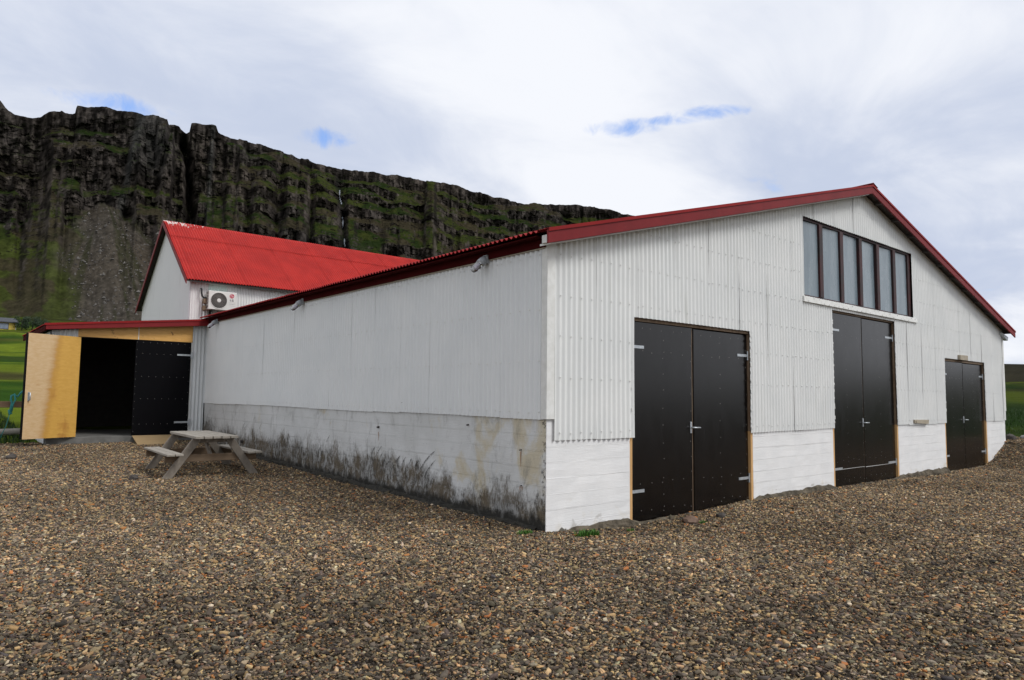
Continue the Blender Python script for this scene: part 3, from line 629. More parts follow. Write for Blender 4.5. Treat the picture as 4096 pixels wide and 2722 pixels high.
# cladding: gable and side
ops = [(a, b, 0., d) for a, b, _, _, d in DOORS] + [(WIN[0], WIN[1], WIN[2], WIN[3])]
gtop = lambda x: roof_top(x) - .13
for k, (a, b) in enumerate(split_sheets(.10, WR - .05)):
    corr('corrugated_sheet', barn, MT['sheet'], (0, 0, 0), (1, 0, 0), (0, 0, 1), (0, -1, 0), a, min(b + .04, WR - .02), 1.09 + random.uniform(-.012, .012), gtop, ops, off=.016 + .0010 * (k % 2), rows=5)
for k, (a, b) in enumerate(split_sheets(.04, L - .02)):
    corr('corrugated_sheet', barn, MT['sheet_side'], (0, 0, 0), (0, 1, 0), (0, 0, 1), (-1, 0, 0), a, min(b + .04, L), 1.352 + .012 * math.sin(a * .9) + random.uniform(-.004, .004), 3.56, (), off=.004 + .0006 * (k % 2), rows=4, warp=.0015)
fl = MB(); fl.box(-.034, .10, -.044, -.040, 1.36, 3.56).box(-.034, -.030, -.040, .06, 1.36, 3.56); fl.build('corner_flashing', MT['trim'], barn, bevel=.0015)
MB().box(WR - .10, WR + .03, -.05, -.046, 1.36, 3.44).box(WR + .026, WR + .03, -.046, .09, 1.36, 3.44).build('corner_flashing', MT['trim'], barn)
# screw heads
sc = MB(); inop = lambda x, z: any(a - .02 < x < b + .02 and c - .02 < z < d + .02 for a, b, c, d in ops)
for z in (1.19, 1.87, 2.40, 2.91, 3.43, 3.95, 4.47, 4.98, 5.5):
    k = 2
    while k * PITCH < WR - .1:
        x = k * PITCH
        if z < gtop(x) - .06 and not inop(x, z): sc.dome((x, -.016 - 2 * AMP - .004, z + random.uniform(-.012, .012)), (0, -1, 0), .0105, .009)
        k += 1 if k % 9 == 0 else 2
sc.build('screw_heads', MT['screw'], barn, True, kind='stuff')
sc = MB()
for z in (1.435, 2.075, 2.72, 3.40):
    k = 1
    while k * PITCH < L - .1:
        sc.dome((-.004 - 2 * AMP - .004, k * PITCH, z + random.uniform(-.012, .012)), (-1, 0, 0), .0105, .009); k += 1 if k % 9 == 0 else 2
sc.build('screw_heads', MT['screw'], barn, True, kind='stuff')
# roof sheets
for side in (0, 1):
    if side == 0: O = (-.235, 0, 3.65); e = (RX + .02, 0, roof_top(RX) + .005)
    else: O = (18.46, 0, 3.67); e = (RX - .02, 0, roof_top(RX) + .005)
    vd = (Vector(e) - Vector(O)); ln = vd.length; vd.normalize(); nn = vd.cross(Vector((0, 1, 0))); nn = nn if nn.z > 0 else -nn
    for k, (a, b) in enumerate(split_sheets(-.27, L - .05)):
        corr('roof_sheet', barn, MT['red_roof1'], O, (0, 1, 0), vd, nn, a, min(b + .04, L), 0., ln, (), off=-.02 + .0025 * (k % 2), rows=2, amp=.017, warp=.001)
MB().prism([(RX - .22, -.29, roof_top(RX - .22) + .035), (RX, -.29, 6.13), (RX + .22, -.29, roof_top(RX + .22) + .035), (RX, -.29, 6.12)], (0, L + .3, 0)).build('ridge_cap', MT['red_roof1'], barn)
# rake boards with flashing strips
for x0, x1, zt0, zt1 in ((-.235, RX, 3.64, 6.07), (18.46, RX, 3.66, 6.07)):
    MB().prism([(x0, -.24, zt0), (x1, -.24, zt1), (x1, -.24, zt1 - .168), (x0, -.24, zt0 - .168)], (0, -.03, 0)).build('rake_board', MT['red_wood'], barn, bevel=.004)
    MB().prism([(x0, -.285, zt0 + .022), (x1, -.285, zt1 + .022), (x1, -.285, zt1 - .022), (x0, -.285, zt0 - .022)], (0, .012, 0)).prism([(x0, -.273, zt0 + .022), (x1, -.273, zt1 + .022), (x1, -.273, zt1 + .014), (x0, -.273, zt0 + .014)], (0, .17, 0)).build('rake_flashing', MT['red_roof1'], barn)
# soffits: boarded pale on the low rake, open with purlin ends on the far one, its shadow put into the dark board colour
MB().prism([(-.16, -.238, roof_top(-.16) - .19), (RX - .1, -.238, roof_top(RX - .1) - .19), (RX - .1, -.238, roof_top(RX - .1) - .165), (-.16, -.238, roof_top(-.16) - .165)], (0, .20, 0)).build('soffit_board', MT['trim'], barn)
MB().prism([(RX, -.238, roof_top(RX) - .060), (18.40, -.238, roof_top(18.40) - .060), (18.40, -.238, roof_top(18.40) - .040), (RX, -.238, roof_top(RX) - .040)], (0, .236, 0)).build('soffit_board', MT['purlin'], barn)
for k in range(11):
    x = RX + .55 + k * .87; z = roof_top(x) - .062; MB().box(x, x + .10, -.22, .02, z - .075, z - .001).build('purlin_end', MT['purlin'], barn)
MB().prism([(RX + .1, -.06, gtop(RX + .1) + .02), (18.02, -.06, gtop(18.02) + .02), (18.02, -.06, gtop(18.02) - .025), (RX + .1, -.06, gtop(RX + .1) - .025)], (0, .012, 0)).build('cover_strip', MT['trim'], barn)
MB().prism([(17.75, -.13, 3.60), (18.30, -.13, 3.50), (18.25, -.13, 3.40), (18.05, -.13, 3.44)], (0, .10, 0)).build('eave_bracket', MT['galv'], barn)
# eave board on the side
MB().box(-.062, -.034, -.02, L - .05, 3.495, 3.63).build('eave_board', MT['red_dark'], barn, bevel=.003)
MB().box(-.20, -.062, -.02, L - .05, 3.60, 3.612).build('eave_soffit', MT['red_dark'], barn)
MB().box(-.046, -.0345, .0, L - .05, 3.478, 3.494).build('cover_strip', MT['block'], barn)
MB().box(-.185, -.125, -.235, -.10, 3.50, 3.60).build('eave_bracket', MT['trim'], barn, bevel=.003)
# double doors
def strap_hinge(parent, x, z, ln, y, plate_side):
    m = MB(); m.box(min(x, x + ln), max(x, x + ln), y - .008, y, z - .021, z + .021)
    px0 = x - plate_side * .0; m.box(min(x, x - plate_side * .055), max(x, x - plate_side * .055), y - .010, y - .001, z - .075, z + .075)
    m.tube([(x, y - .014, z - .075), (x, y - .014, z + .075)], .012, 8); m.build('hinge', MT['galv'], parent)
def dots(parent, pts, y, r=.007):
    m = MB()
    for x, z in pts: m.dome((x, y, z), (0, -1, 0), r, .003, 5)
    m.build('screw_heads', MT['door_screw'], parent, kind='stuff')
YD = .035
for k, (x0, x1, zb, zt, zo) in enumerate(DOORS):
    mid = (x0 + x1) / 2 - (.035 if k == 0 else .06 if k == 1 else .04)
    lv = []
    for s, (a, b) in enumerate(((x0 + .006, mid - .016), (mid + .016, x1 - .006))):
        m = MB().box(a, b, YD, YD + .04, zb, zt - (.012 if s else 0)); d = m.build('door_leaf', MT['film'], barn, bevel=.003); lv.append((d, a, b))
        pts = []
        for col_x in (a + .035, a + (b - a) * .5 + random.uniform(-.05, .05), b - .035):
            z = zb + .1
            while z < zt - .03: pts.append((col_x + random.uniform(-.012, .012), z)); z += .245 + random.uniform(-.03, .03)
        for zz in (zb + .14, zt - .09, zt - .42, zb + .50):
            for q in range(1, 6): pts.append((a + (b - a) * q / 6 + random.uniform(-.04, .04), zz + random.uniform(-.02, .02)))
        dots(d, pts, YD, .0058 if k == 0 else .0045)
    ln = .29 if k != 1 else .38
    zs = ((.345, 2.346), (.298, 3.0), (.275, 2.30))[k]
    for z in zs:
        strap_hinge(lv[0][0], x0 + .006, z, ln, YD, 1); strap_hinge(lv[1][0], x1 - .006, z, -ln, YD, -1)
    zh = (1.195, 1.171, 1.149)[k]; h = MB(); h.box(mid - .075, mid - .035, YD - .012, YD, zh - .085, zh + .085); h.build('handle_plate', MT['galv'], lv[0][0], bevel=.003)
    h = MB(); h.tube([(mid - .055, YD - .01, zh), (mid - .055, YD - .06, zh), (mid + .10, YD - .065, zh - .004)], .011, 8); h.build('handle_lever', MT['galv'], lv[0][0], True)
    MB().box(mid - .013, mid + .012, YD + .012, YD + .055, zb, zt).build('meeting_batten', MT['jamb_old'], barn)
    if k == 0: MB().box(mid + .018, mid + .10, YD - .011, YD - .001, zb + .02, zt - .02).build('cover_strip', MT['film'], lv[1][0])
    if k == 1:
        for a, b, z in ((x0 + .03, mid - .02, .283), (mid + .03, x1 - .02, .272)):
            MB().prism([(a, YD - .0025, z - .004), (b, YD - .0025, z - .002), (b, YD - .0025, z + .002), (a, YD - .0025, z + .004)], (0, .002, 0)).build('sheet_joint', MT['trim'], lv[0][0] if b < mid else lv[1][0])
    # frame: raw pine below, old painted timber beside the cladding
    for s, x in ((-1, x0), (1, x1)):
        a, b = (x - .062, x - .002) if s < 0 else (x + .002, x + .062)
        MB().box(a, b, -.010, .12, zb - .02, 1.10).build('jamb', MT['jamb'], barn, bevel=.003)
        MB().box(a + .012, b - .012, .002, .12, 1.101, zt).build('jamb', MT['jamb_old'], barn)
    MB().box(x0 - .05, x1 + .05, .015, .12, zt + .008, zo + .05).build('door_head', MT['jamb_old'], barn)
    MB().box(x0 - .05, x1 + .05, .08, .12, zb - .1, zt).build('door_backing', MT['dark'], barn)
    MB().box(x0 - .03, x1 + .03, -.03, .14, zb - .16, zb - .012).build('threshold', MT['footing'], barn, bevel=.01)
# flaking edge where the cladding was cut at the doors
fk = MB()
for x, z0, z1, s in ((1.598, 1.25, 2.2, -1), (4.592, 1.1, 2.7, 1), (7.52, 1.2, 3.2, -1), (10.47, 1.2, 3.2, 1), (13.39, 1.2, 2.6, -1), (16.42, 1.2, 2.6, 1)):
    z = z0
    while z < z1:
        hh = random.uniform(.02, .07); fk.obox((x + s * random.uniform(-.002, .008), -.030 + random.uniform(-.006, .004), z), (.010 + random.random() * .012, 0, .002), (0, .002, 0), (0, 0, hh / 2)); z += hh + random.uniform(.0, .12)
fk.build('paint_flakes', MT['trim'], barn, kind='stuff')
# clerestory window
win = MB(); wx0, wx1, wz0, wz1 = WIN
win.box(wx0 - .02, wx1 + .02, .01, .05, wz1 - .045, wz1 + .03).box(wx0 - .02, wx1 + .02, .01, .05, wz0 - .03, wz0 + .035); window = win.build('window', MT['black_wood'], barn)
mx = [(wx0 - .02, wx0 + .012), (7.10, 7.258), (7.963, 8.122), (8.825, 8.98), (9.67, 9.822), (10.52, 10.678), (11.36, 11.53)]
for a, b in mx: MB().box(a + .01, b - .01, -.012 if b < 11.3 and a > 6.5 else .0, .055, wz0 + .036, wz1 - .046).build('mullion', MT['black_wood'], window, bevel=.006)
for (a, b), (c, d) in zip(mx[:-1], mx[1:]):
    s = random.uniform(-.016, .016); MB().prism([(b - .02, .04 + s, wz0), (c + .02, .04 - s, wz0), (c + .02, .046 - s, wz1), (b - .02, .046 + s, wz1)], (0, .006, 0)).build('pane', MT['pane'], window)
MB().box(wx0 - .2, wx1 + .2, .10, .13, wz0 - .2, wz1 + .05).build('window_backing', MT['dark'], barn)
sill = MB().prism([(wx0 - .06, -.075, wz0 - .115), (wx1 + .15, -.075, wz0 - .115), (wx1 + .15, -.07, wz0 - .02), (wx0 - .06, -.07, wz0 - .02)], (0, .032, 0)).prism([(wx0 - .06, -.07, wz0 - .019), (wx1 + .15, -.07, wz0 - .019), (wx1 + .15, .02, wz0 + .006), (wx0 - .06, .02, wz0 + .006)], (0, 0, -.004)).build('window_sill', MT['trim'], window)
sd = MB()
for i in range(26): sd.dome((wx0 + .1 + i * .2, -.0755, wz0 - .068 + random.choice((-.03, .03))), (0, -1, 0), .009, .005)
sd.build('screw_heads', MT['purlin'], window, kind='stuff')
# timber block over the far door, old bracket plate on the cladding
MB().box(14.30, 14.86, -.11, -.042, 2.675, 2.805).build('timber_block', MT['block'], barn, bevel=.006, label='grey timber block over the far double door')
MB().prism([(11.30, -.075, 1.20), (12.14, -.075, 1.185), (12.11, -.075, 1.09), (11.31, -.075, 1.125)], (0, .033, 0)).box(11.36, 11.42, -.085, -.0755, 1.13, 1.18).build('wall_plank', MT['block'], barn)
# rusty bolts and moss on the stained wall
for px, py, r in ((1514, 1709, .022), (1872, 1700, .014), (2083, 1800, .010), (2085, 1943, .007), (1612, 1610, .008), (969, 1766, .05)):
    p = bp(px, py, 0, -.01); m = MB().tube([(.01, p[1], p[2]), (-.03 - r * .4, p[1], p[2] - .004)], [r, r * .7], 7); m.build('wall_bolt', MT['stone_dark'], barn)
rust = simple('rust_streak', (.30, .11, .02), (.22, .08, .02), 20, .8, 0)
for px, py, ln in ((1514, 1728, .16), (2083, 1806, .20), (2088, 1946, .06), (2080, 1946, .06)):
    p = bp(px, py, 0, -.008); V = []; n = 7
    for i in range(n + 1):
        w_ = .006 * (1 - i / n) ** .6 + .001; j = random.uniform(-.003, .003); V += [(-.0085, p[1] - w_ + j, p[2] - ln * i / n), (-.0085, p[1] + w_ + j, p[2] - ln * i / n)]
    mesh_obj('rust_streak', V, [(2 * i, 2 * i + 2, 2 * i + 3, 2 * i + 1) for i in range(n)], rust, barn)
# dark sweeps left by swaying stalks
V, Fc = [], []
Z3 = lambda a, b: (800 + .6144 * a, 1550 + .6144 * b)
for (a0, b0), (a1, b1) in (((1120, 505), (1190, 372)), ((1135, 568), (1200, 405)), ((1170, 560), (1218, 440)), ((1115, 440), (1145, 380)), ((1198, 540), (1240, 470)), ((1275, 490), (1305, 445)), ((1308, 520), (1342, 450)), ((1360, 505), (1380, 460)), ((1398, 515), (1425, 480)), ((1435, 530), (1533, 412)), ((1455, 592), (1536, 470)), ((1500, 620), (1522, 585)), ((755, 425), (776, 370)), ((765, 440), (790, 375)), ((785, 445), (800, 405)), ((825, 355), (845, 312)), ((565, 330), (590, 410)), ((575, 300), (590, 355)), ((275, 275), (295, 225)), ((285, 285), (300, 250)), ((385, 275), (400, 235)), ((1240, 560), (1262, 500)), ((1330, 560), (1350, 510))):
    p = bp(*Z3(a0, b0), 0, -.008); q = bp(*Z3(a1, b1), 0, -.008); n0 = len(V); n = 8; ln = math.hypot(q[1] - p[1], q[2] - p[2]); dy, dz_ = (q[1] - p[1]) / ln, (q[2] - p[2]) / ln; w_ = random.uniform(.007, .013)
    for i in range(n + 1):
        t_ = i / n; bow = .05 * ln * math.sin(math.pi * t_); ww = w_ * (math.sin(math.pi * (.12 + .88 * t_)) ** .8 + .05) * random.uniform(.7, 1.2)
        y_, z_ = p[1] + dy * ln * t_ + dz_ * bow, p[2] + dz_ * ln * t_ - dy * bow; V += [(-.0088, y_ - dz_ * ww, z_ + dy * ww), (-.0088, y_ + dz_ * ww, z_ - dy * ww)]
    Fc += [(n0 + 2 * i, n0 + 2 * i + 2, n0 + 2 * i + 3, n0 + 2 * i + 1) for i in range(n)]
def scuff():
    m = M('dark_scuff', .8, .1); m.col((.10, .10, .098)); m.t.links.new(m.ss(m.noise(34, 5, .75, .3, (1, 1, .5)), .36, .60), m.b.inputs['Alpha']); return m.m
mesh_obj('scuff_marks', V, Fc, scuff(), barn, kind='stuff')

# ------------------------------------------------------------------ bulkhead lamps under the eave
def lamp(px, py, label):
    p = bp(px, py, 0, -.06); e = empty('bulkhead_lamp', (-.0, p[1], 3.50), label=label, cat='lamp', group='jar lamps under the eave'); 
    MB().box(-.085, -.036, -.05, .05, -.06, .06).build('bracket', MT['lamp_grey'], e, bevel=.008)
    ax = Vector((-.72, .10, -.68)).normalized(); o = Vector((-.085, 0, .0))
    MB().tube([o - ax * .03, o + ax * .01, o + ax * .04, o + ax * .10, o + ax * .105], [.03, .052, .058, .060, .050], 14).build('housing', MT['lamp_grey'], e, True)
    MB().tube([o + ax * .106, o + ax * .12, o + ax * .22, o + ax * .255, o + ax * .268], [.050, .053, .050, .038, .012], 14).build('glass_jar', MT['jar'], e, True)
    MB().tube([o + ax * .107, o + ax * .14, o + ax * .17, o + ax * .205, o + ax * .215], [.014, .016, .028, .026, .008], 10).build('bulb', MT['bulb'], e, True)
lamp(1945, 1020, 'grey jar lamp under the eave nearest the gable corner')
lamp(1210, 1222, 'grey jar lamp halfway along the eave below the long side roof')
lamp(868, 1308, 'grey jar lamp at the end of the eave beside the shed')

# ------------------------------------------------------------------ shed between the barns
shed = empty('shed', (0, 0, 0), label='low shed with open plywood door, yellow plywood header and red roof edge', cat='shed')
SX0, SX1 = -3.585, .0; DX0, DX1, DM = -2.959, -.415, -1.757; SZ0, SZ1 = .52, 2.95
stop = lambda x: 3.045 + (x + 3.72) * (.385 / 3.53)          # underside of the fascia
front = [(SX0, DX0 - .07), (DX1 + .03, SX1 - .03)]
for a, b in front:
    corr('corrugated_sheet', shed, MT['shed_sheet'], (0, L, 0), (1, 0, 0), (0, 0, 1), (0, -1, 0), a, b, .36, lambda x: stop(x) + .02, (), off=0., rows=3)
corr('corrugated_sheet', shed, MT['shed_sheet'], (SX0, 0, 0), (0, 1, 0), (0, 0, 1), (-1, 0, 0), L + .02, 18.25, .36, 3.06, (), off=0., rows=3)
MB().box(SX0 + .01, SX0 + .05, L + .05, 18.25, .3, 3.0).build('side_wall', MT['dark'], shed)
MB().box(DX1 + .06, 1.2, L + .05, L + .10, .3, 3.0).build('front_wall', MT['dark'], shed)
MB().box(1.2, 1.25, L + .1, 18.25, .3, 3.4).build('party_wall', MT['dark'], shed)
MB().box(SX0 + .05, 1.2, 18.2, 18.25, .3, 3.3).build('rear_wall', MT['dark'], shed)
MB().box(SX0 + .02, 1.2, L - .03, 18.25, .15, SZ0 - .012).build('floor_slab', MT['floor'], shed, bevel=.008)
for a, b in ((-3.035, -1.712), (-1.692, -.39)):
    MB().prism([(a, L - .03, SZ1 + .015), (b, L - .03, SZ1 + .015), (b, L - .03, stop(b) + .03), (a, L - .03, stop(a) + .03)], (0, .03, 0)).build('plywood_header', MT['ply_panel'], shed)
MB().box(-1.711, -1.693, L - .033, L - .01, SZ1 + .015, stop(-1.70) + .02).build('header_batten', MT['trim'], shed)
for x in (DX0 - .06, DX1 + .004): MB().box(x, x + .05, L - .02, L + .08, SZ0, SZ1 + .01).build('jamb', MT['dark'] if x < -2 else MT['trim'], shed)
MB().box(DX0 - .06, DX1 + .06, L + .0, L + .08, SZ1 + .0, SZ1 + .05).build('door_head', MT['dark'], shed)
# roof of the shed
zr_ = lambda x: 3.20 + (x + 3.73) * (.405 / 3.9)
MB().prism([(-3.73, L - .23, zr_(-3.73) - .125), (.05, L - .23, zr_(.05) - .155), (.05, L - .23, zr_(.05)), (-3.73, L - .23, zr_(-3.73))], (0, .03, 0)).build('fascia_board', MT['red_wood'], shed, bevel=.004)
MB().prism([(-3.76, L - .245, zr_(-3.76) - .02), (.06, L - .245, zr_(.06) - .02), (.06, L - .245, zr_(.06) + .03), (-3.76, L - .245, zr_(-3.76) + .03)], (0, .012, 0)).build('roof_flashing', MT['red_roof1'], shed)
for k, (a, b) in enumerate(split_sheets(L - .24, 18.28)):
    corr('roof_sheet', shed, MT['red_roof1'], (-3.76, 0, zr_(-3.76) + .0), (0, 1, 0), Vector((3.9, 0, .405)).normalized(), Vector((-.405, 0, 3.9)).normalized(), a, b, 0., 4.95, (), off=-.01 + .002 * (k % 2), rows=1, amp=.012, warp=.0)
MB().box(-3.74, -3.71, L - .2, 18.2, zr_(-3.73) - .15, zr_(-3.73) - .02).build('fascia_board', MT['red_dark'], shed)
MB().prism([(-3.70, L - .2, zr_(-3.70) - .06), (1.2, L - .2, zr_(1.2) - .06), (1.2, L - .2, zr_(1.2) - .03), (-3.70, L - .2, zr_(-3.70) - .03)], (0, 4.8, 0)).build('roof_deck', MT['dark'], shed)
# closed leaf
cl_ = MB().box(DM, DX1 - .004, L - .045, L - .005, SZ0, SZ1).build('door_leaf', MT['film_black'], shed, bevel=.003)
pts = [(DM + .03 + random.uniform(-.004, .004), SZ0 + .1 + .19 * i) for i in range(13)] + [(DM + (DX1 - DM) * q / 8, z) for z in (SZ1 - .05, SZ1 - .34, SZ1 - .93, SZ1 - 1.5, SZ0 + .28) for q in range(1, 8)] + [(DX1 - .04, SZ0 + .2 + .3 * i) for i in range(8)]
dots(cl_, pts, L - .045, .006)
for z in (2.616, .837):
    m = MB().box(-.76, DX1, L - .053, L - .045, z - .022, z + .022).box(DX1 + .002, DX1 + .06, L - .055, L - .0201, z - .08, z + .08).tube([(DX1, L - .058, z - .08), (DX1, L - .058, z + .08)], .012, 8); m.build('hinge', MT['galv'], cl_)
# open leaf, swung out past square
hx, hy = DX0 - .01, L - .04; ex, ey = -4.085, 13.02
dv_ = Vector((ex - hx, ey - hy, 0)); wl_ = dv_.length; dv_.normalize(); no = Vector((dv_.y, -dv_.x, 0)); no = no if no.y < 0 else -no     # no: towards the camera (inner face)
od = bpy.data.meshes.new('door_leaf'); bm = bmesh.new(); uvl = bm.loops.layers.uv.new('UVMap')
H0 = Vector((hx, hy, SZ0)); hh = SZ1 - SZ0
c8 = [H0 + dv_ * (u * wl_) + Vector((0, 0, v * hh)) + no * n for n in (.0, -.042) for v in (0, 1) for u in (0, 1)]
vs = [bm.verts.new(c) for c in c8]
for q, uvs, mi in (((0, 1, 3, 2), ((1, 0), (0, 0), (0, 1), (1, 1)), 0), ((4, 6, 7, 5), None, 1), ((0, 2, 6, 4), None, 2), ((1, 5, 7, 3), None, 2), ((2, 3, 7, 6), None, 2), ((0, 4, 5, 1), None, 2)):
    f_ = bm.faces.new([vs[i] for i in q]); f_.material_index = mi
    for lp, uv in zip(f_.loops, uvs or ((.5, .5),) * 4): lp[uvl].uv = uv
bm.to_mesh(od); bm.free(); [od.materials.append(m) for m in (MT['ply_door'], MT['film_black'], MT['jamb'])]
oleaf = tag(link(bpy.data.objects.new('door_leaf', od), shed), label='open plywood door leaf with water-stained yellow inner face')
hb = H0 + dv_ * (wl_ - .085) + Vector((0, 0, .97)) + no * .002
MB().obox(hb, dv_ * .022, Vector((0, 0, .105)), no * .006).build('handle_plate', MT['galv'], oleaf, bevel=.003)
MB().tube([hb + Vector((0, 0, .085)) + no * .006, hb + Vector((0, 0, .085)) + no * .05, hb + Vector((0, 0, -.08)) + no * .055, hb + Vector((0, 0, -.09)) + no * .006], .013, 8).build('handle', MT['galv'], oleaf, True)
MB().obox(H0 + dv_ * (wl_ + .011) + Vector((0, 0, hh / 2)) - no * .03, dv_ * .01, Vector((0, 0, hh / 2 - .003)), no * .028).build('edge_strip', MT['film_black'], oleaf)
# plywood ramp at the sill
za = float(zg(-1.35, 12.80)) + .03
rp = MB().prism([(-1.74, L - .06, SZ0 - .005), (-.80, L - .06, SZ0 - .005), (-.86, 12.74, za), (-1.76, 12.80, za)], (0, 0, -.022)).build('plywood_ramp', MT['rampply'], None, label='plywood sheet laid as a ramp at the black shed door', cat='ramp')

# ------------------------------------------------------------------ tall second barn behind
b2 = empty('gabled_barn', (0, 0, 0), label='tall white barn with steep bright red corrugated roof behind the shed', cat='barn')
Y2, X2, RY, RZ = 18.3, .745, 21.5, 7.93; E0 = (18.05, 5.345); E1 = (25.15, 4.95); X2E = 15.
MB().prism([(X2, Y2, 0), (X2, 24.95, 0), (X2, 24.95, 5.05), (X2, RY, RZ - .12), (X2, Y2, 5.45)], (.2, 0, 0)).build('gable_wall', MT['plaster'], b2)
MB().box(X2 + .2, X2E, Y2 + .06, Y2 + .2, 0, 5.4).build('front_wall', MT['dark'], b2)
MB().box(X2 + .2, X2E, 24.75, 24.95, 0, 5.0).build('rear_wall', MT['plaster'], b2)
MB().prism([(X2E, Y2, 0), (X2E, 24.95, 0), (X2E, 24.95, 5.05), (X2E, RY, RZ - .12), (X2E, Y2, 5.45)], (-.2, 0, 0)).build('gable_wall', MT['plaster'], b2)
mint = (1.20, 2.02)
for k, (a, b) in enumerate(split_sheets(X2 + .02, 9.)):
    corr('corrugated_sheet', b2, MT['sheet2'], (0, Y2 - .002, 0), (1, 0, 0), (0, 0, 1), (0, -1, 0), a, b + .03, 3.2, 5.5, (), off=.002 * (k % 2), rows=2)
corr('corrugated_sheet', b2, MT['mint'], (0, Y2 - .012, 0), (1, 0, 0), (0, 0, 1), (0, -1, 0), 1.33, 1.95, 3.3, 5.36, (), off=.004, rows=2, label='faded mint coloured sheet behind the fan unit')
MB().box(1.13, 2.18, Y2 - .075, Y2 - .045, 5.30, 5.37).build('flashing_strip', MT['trim'], b2, bevel=.004)
for sgn, (ey_, ez_) in ((0, E0), (1, E1)):
    O = Vector((0, ey_, ez_)); e = Vector((0, RY, RZ)); vd = e - O; ln = vd.length; vd.normalize(); nn = Vector((1, 0, 0)).cross(vd); nn = nn if nn.z > 0 else -nn
    for k, (a, b) in enumerate(split_sheets(.57, X2E + .2)):
        if sgn == 0:
            corr('roof_sheet', b2, MT['red_roof'], O, (1, 0, 0), vd, nn, a, b + .04, 0., ln * .74, (), off=.0 + .007 * (k % 2), rows=2, amp=.023, warp=.001)
            corr('roof_sheet', b2, MT['red_roof'], O, (1, 0, 0), vd, nn, a, b + .04, ln * .72, ln, (), off=.016 + .006 * (k % 2), rows=1, amp=.023, warp=.001)
        else: corr('roof_sheet', b2, MT['red_roof'], O, (1, 0, 0), vd, nn, a, b + .04, 0., ln, (), off=.002 * (k % 2), rows=1, amp=.023, warp=0)
    MB().prism([(.545, ey_, ez_ - .15), (.545, RY, RZ - .15), (.545, RY, RZ + .03), (.545, ey_, ez_ + .03)], (.028, 0, 0)).build('verge_board', MT['red_wood'], b2, bevel=.004)
    MB().prism([(.573, ey_, ez_ - .06), (.573, RY, RZ - .06), (.573, RY, RZ - .03), (.573, ey_, ez_ - .03)], (X2E - .5, 0, 0)).build('roof_deck', MT['dark'], b2)
MB().prism([(.56, RY - .16, RZ - .085), (.56, RY, RZ + .045), (.56, RY + .16, RZ - .085), (.56, RY, RZ + .037)], (X2E - .4, 0, 0)).build('ridge_cap', MT['red_roof'], b2)
# ------------------------------------------------------------------ outdoor fan unit
AC = empty('air_conditioner', (1.70, Y2 - .05, 4.40), label='cream outdoor fan unit with round grille and red round logo on barn wall', cat='air conditioner')
MB().box(-.46, .46, -.36, -.06, .0, .63).build('casing', MT['ac'], AC, bevel=.012)
yf = -.3605; cx_, cz_, rr = -.125, .315, .262
ring = MB(); n = 40
for ra, rb, y0_, y1_ in ((rr + .022, rr, yf - .006, yf - .006),):
    base = len(ring.v)
    for k in range(n):
        t_ = 2 * math.pi * k / n
        for q, yy in ((rr + .022, yf), (rr + .018, yf - .010), (rr, yf - .008), (rr - .004, yf + .002)): ring.v.append((cx_ + math.cos(t_) * q, yy, cz_ + math.sin(t_) * q))
    for k in range(n):
        for j in range(3): ring.f.append((base + 4 * k + j, base + 4 * k + j + 1, base + 4 * ((k + 1) % n) + j + 1, base + 4 * ((k + 1) % n) + j))
ring.build('grille_ring', MT['ac'], AC, True)
MB().add([(cx_ + math.cos(2 * math.pi * k / n) * rr, yf - .001, cz_ + math.sin(2 * math.pi * k / n) * rr) for k in range(n)], [tuple(range(n))]).build('fan_opening', MT['ac_dark'], AC)
va = MB()
for k in range(26):
    a0 = 2 * math.pi * k / 26; pts_ = [(cx_ + math.cos(a0 - q * .95) * (.06 + q * (rr - .06)), yf - .008, cz_ + math.sin(a0 - q * .95) * (.06 + q * (rr - .06))) for q in (0, .25, .5, .75, 1)]
    va.tube(pts_, .0055, 4)
va.build('grille_vanes', MT['ac_vane'], AC, kind='stuff')
MB().tube([(cx_, yf - .004, cz_), (cx_, yf - .018, cz_), (cx_, yf - .022, cz_)], [.066, .064, .04], 24).build('hub', MT['ac'], AC)
lo = MB(); lo.tube([(.295, yf - .001, .50), (.295, yf - .004, .50)], .078, 28); lg = lo.build('logo_disc', MT['logo_red'], AC)
rg = MB(); base = 0
for k in range(36):
    t_ = 2 * math.pi * k / 36
    for q in (.066, .060): rg.v.append((.295 + math.cos(t_) * q, yf - .0055, .50 + math.sin(t_) * q))
for k in range(5, 36):
    rg.f.append((2 * k, 2 * k + 1, 2 * ((k + 1) % 36) + 1, 2 * ((k + 1) % 36)))
wb = lambda x0, x1, z0, z1: rg.box(.295 + x0, .295 + x1, yf - .0065, yf - .0045, .50 + z0, .50 + z1)
wb(-.006, .006, -.030, .034); wb(.0061, .024, -.030, -.020); wb(.020, .062, -.005, .006); rg.add([(.295 - .030 + .010 * math.cos(t_), yf - .006, .50 + .022 + .010 * math.sin(t_)) for t_ in np.linspace(0, 6.28, 10, endpoint=False)], [tuple(range(10))])
rg.build('logo_face', MT['print_white'], lg)
lt = MB(); bx = lambda x0, x1, z0, z1: lt.box(.295 + x0, .295 + x1, yf - .003, yf - .0005, z0, z1)
bx(-.062, -.044, .325, .385); bx(-.0439, -.018, .325, .340)                                   # L
bx(.004, .020, .333, .377); bx(.0061, .058, .3771, .390); bx(.0061, .058, .320, .3329); bx(.0445, .060, .3330, .360); bx(.030, .0444, .349, .360)   # G
lt.build('lettering', MT['print_dark'], AC)
st = MB(); [st.box(.20 + i * .0125, .20 + i * .0125 + .009, yf - .002, yf - .0003, .222, .231) for i in range(15)]; st.build('print_line', MT['print_dark'], AC)
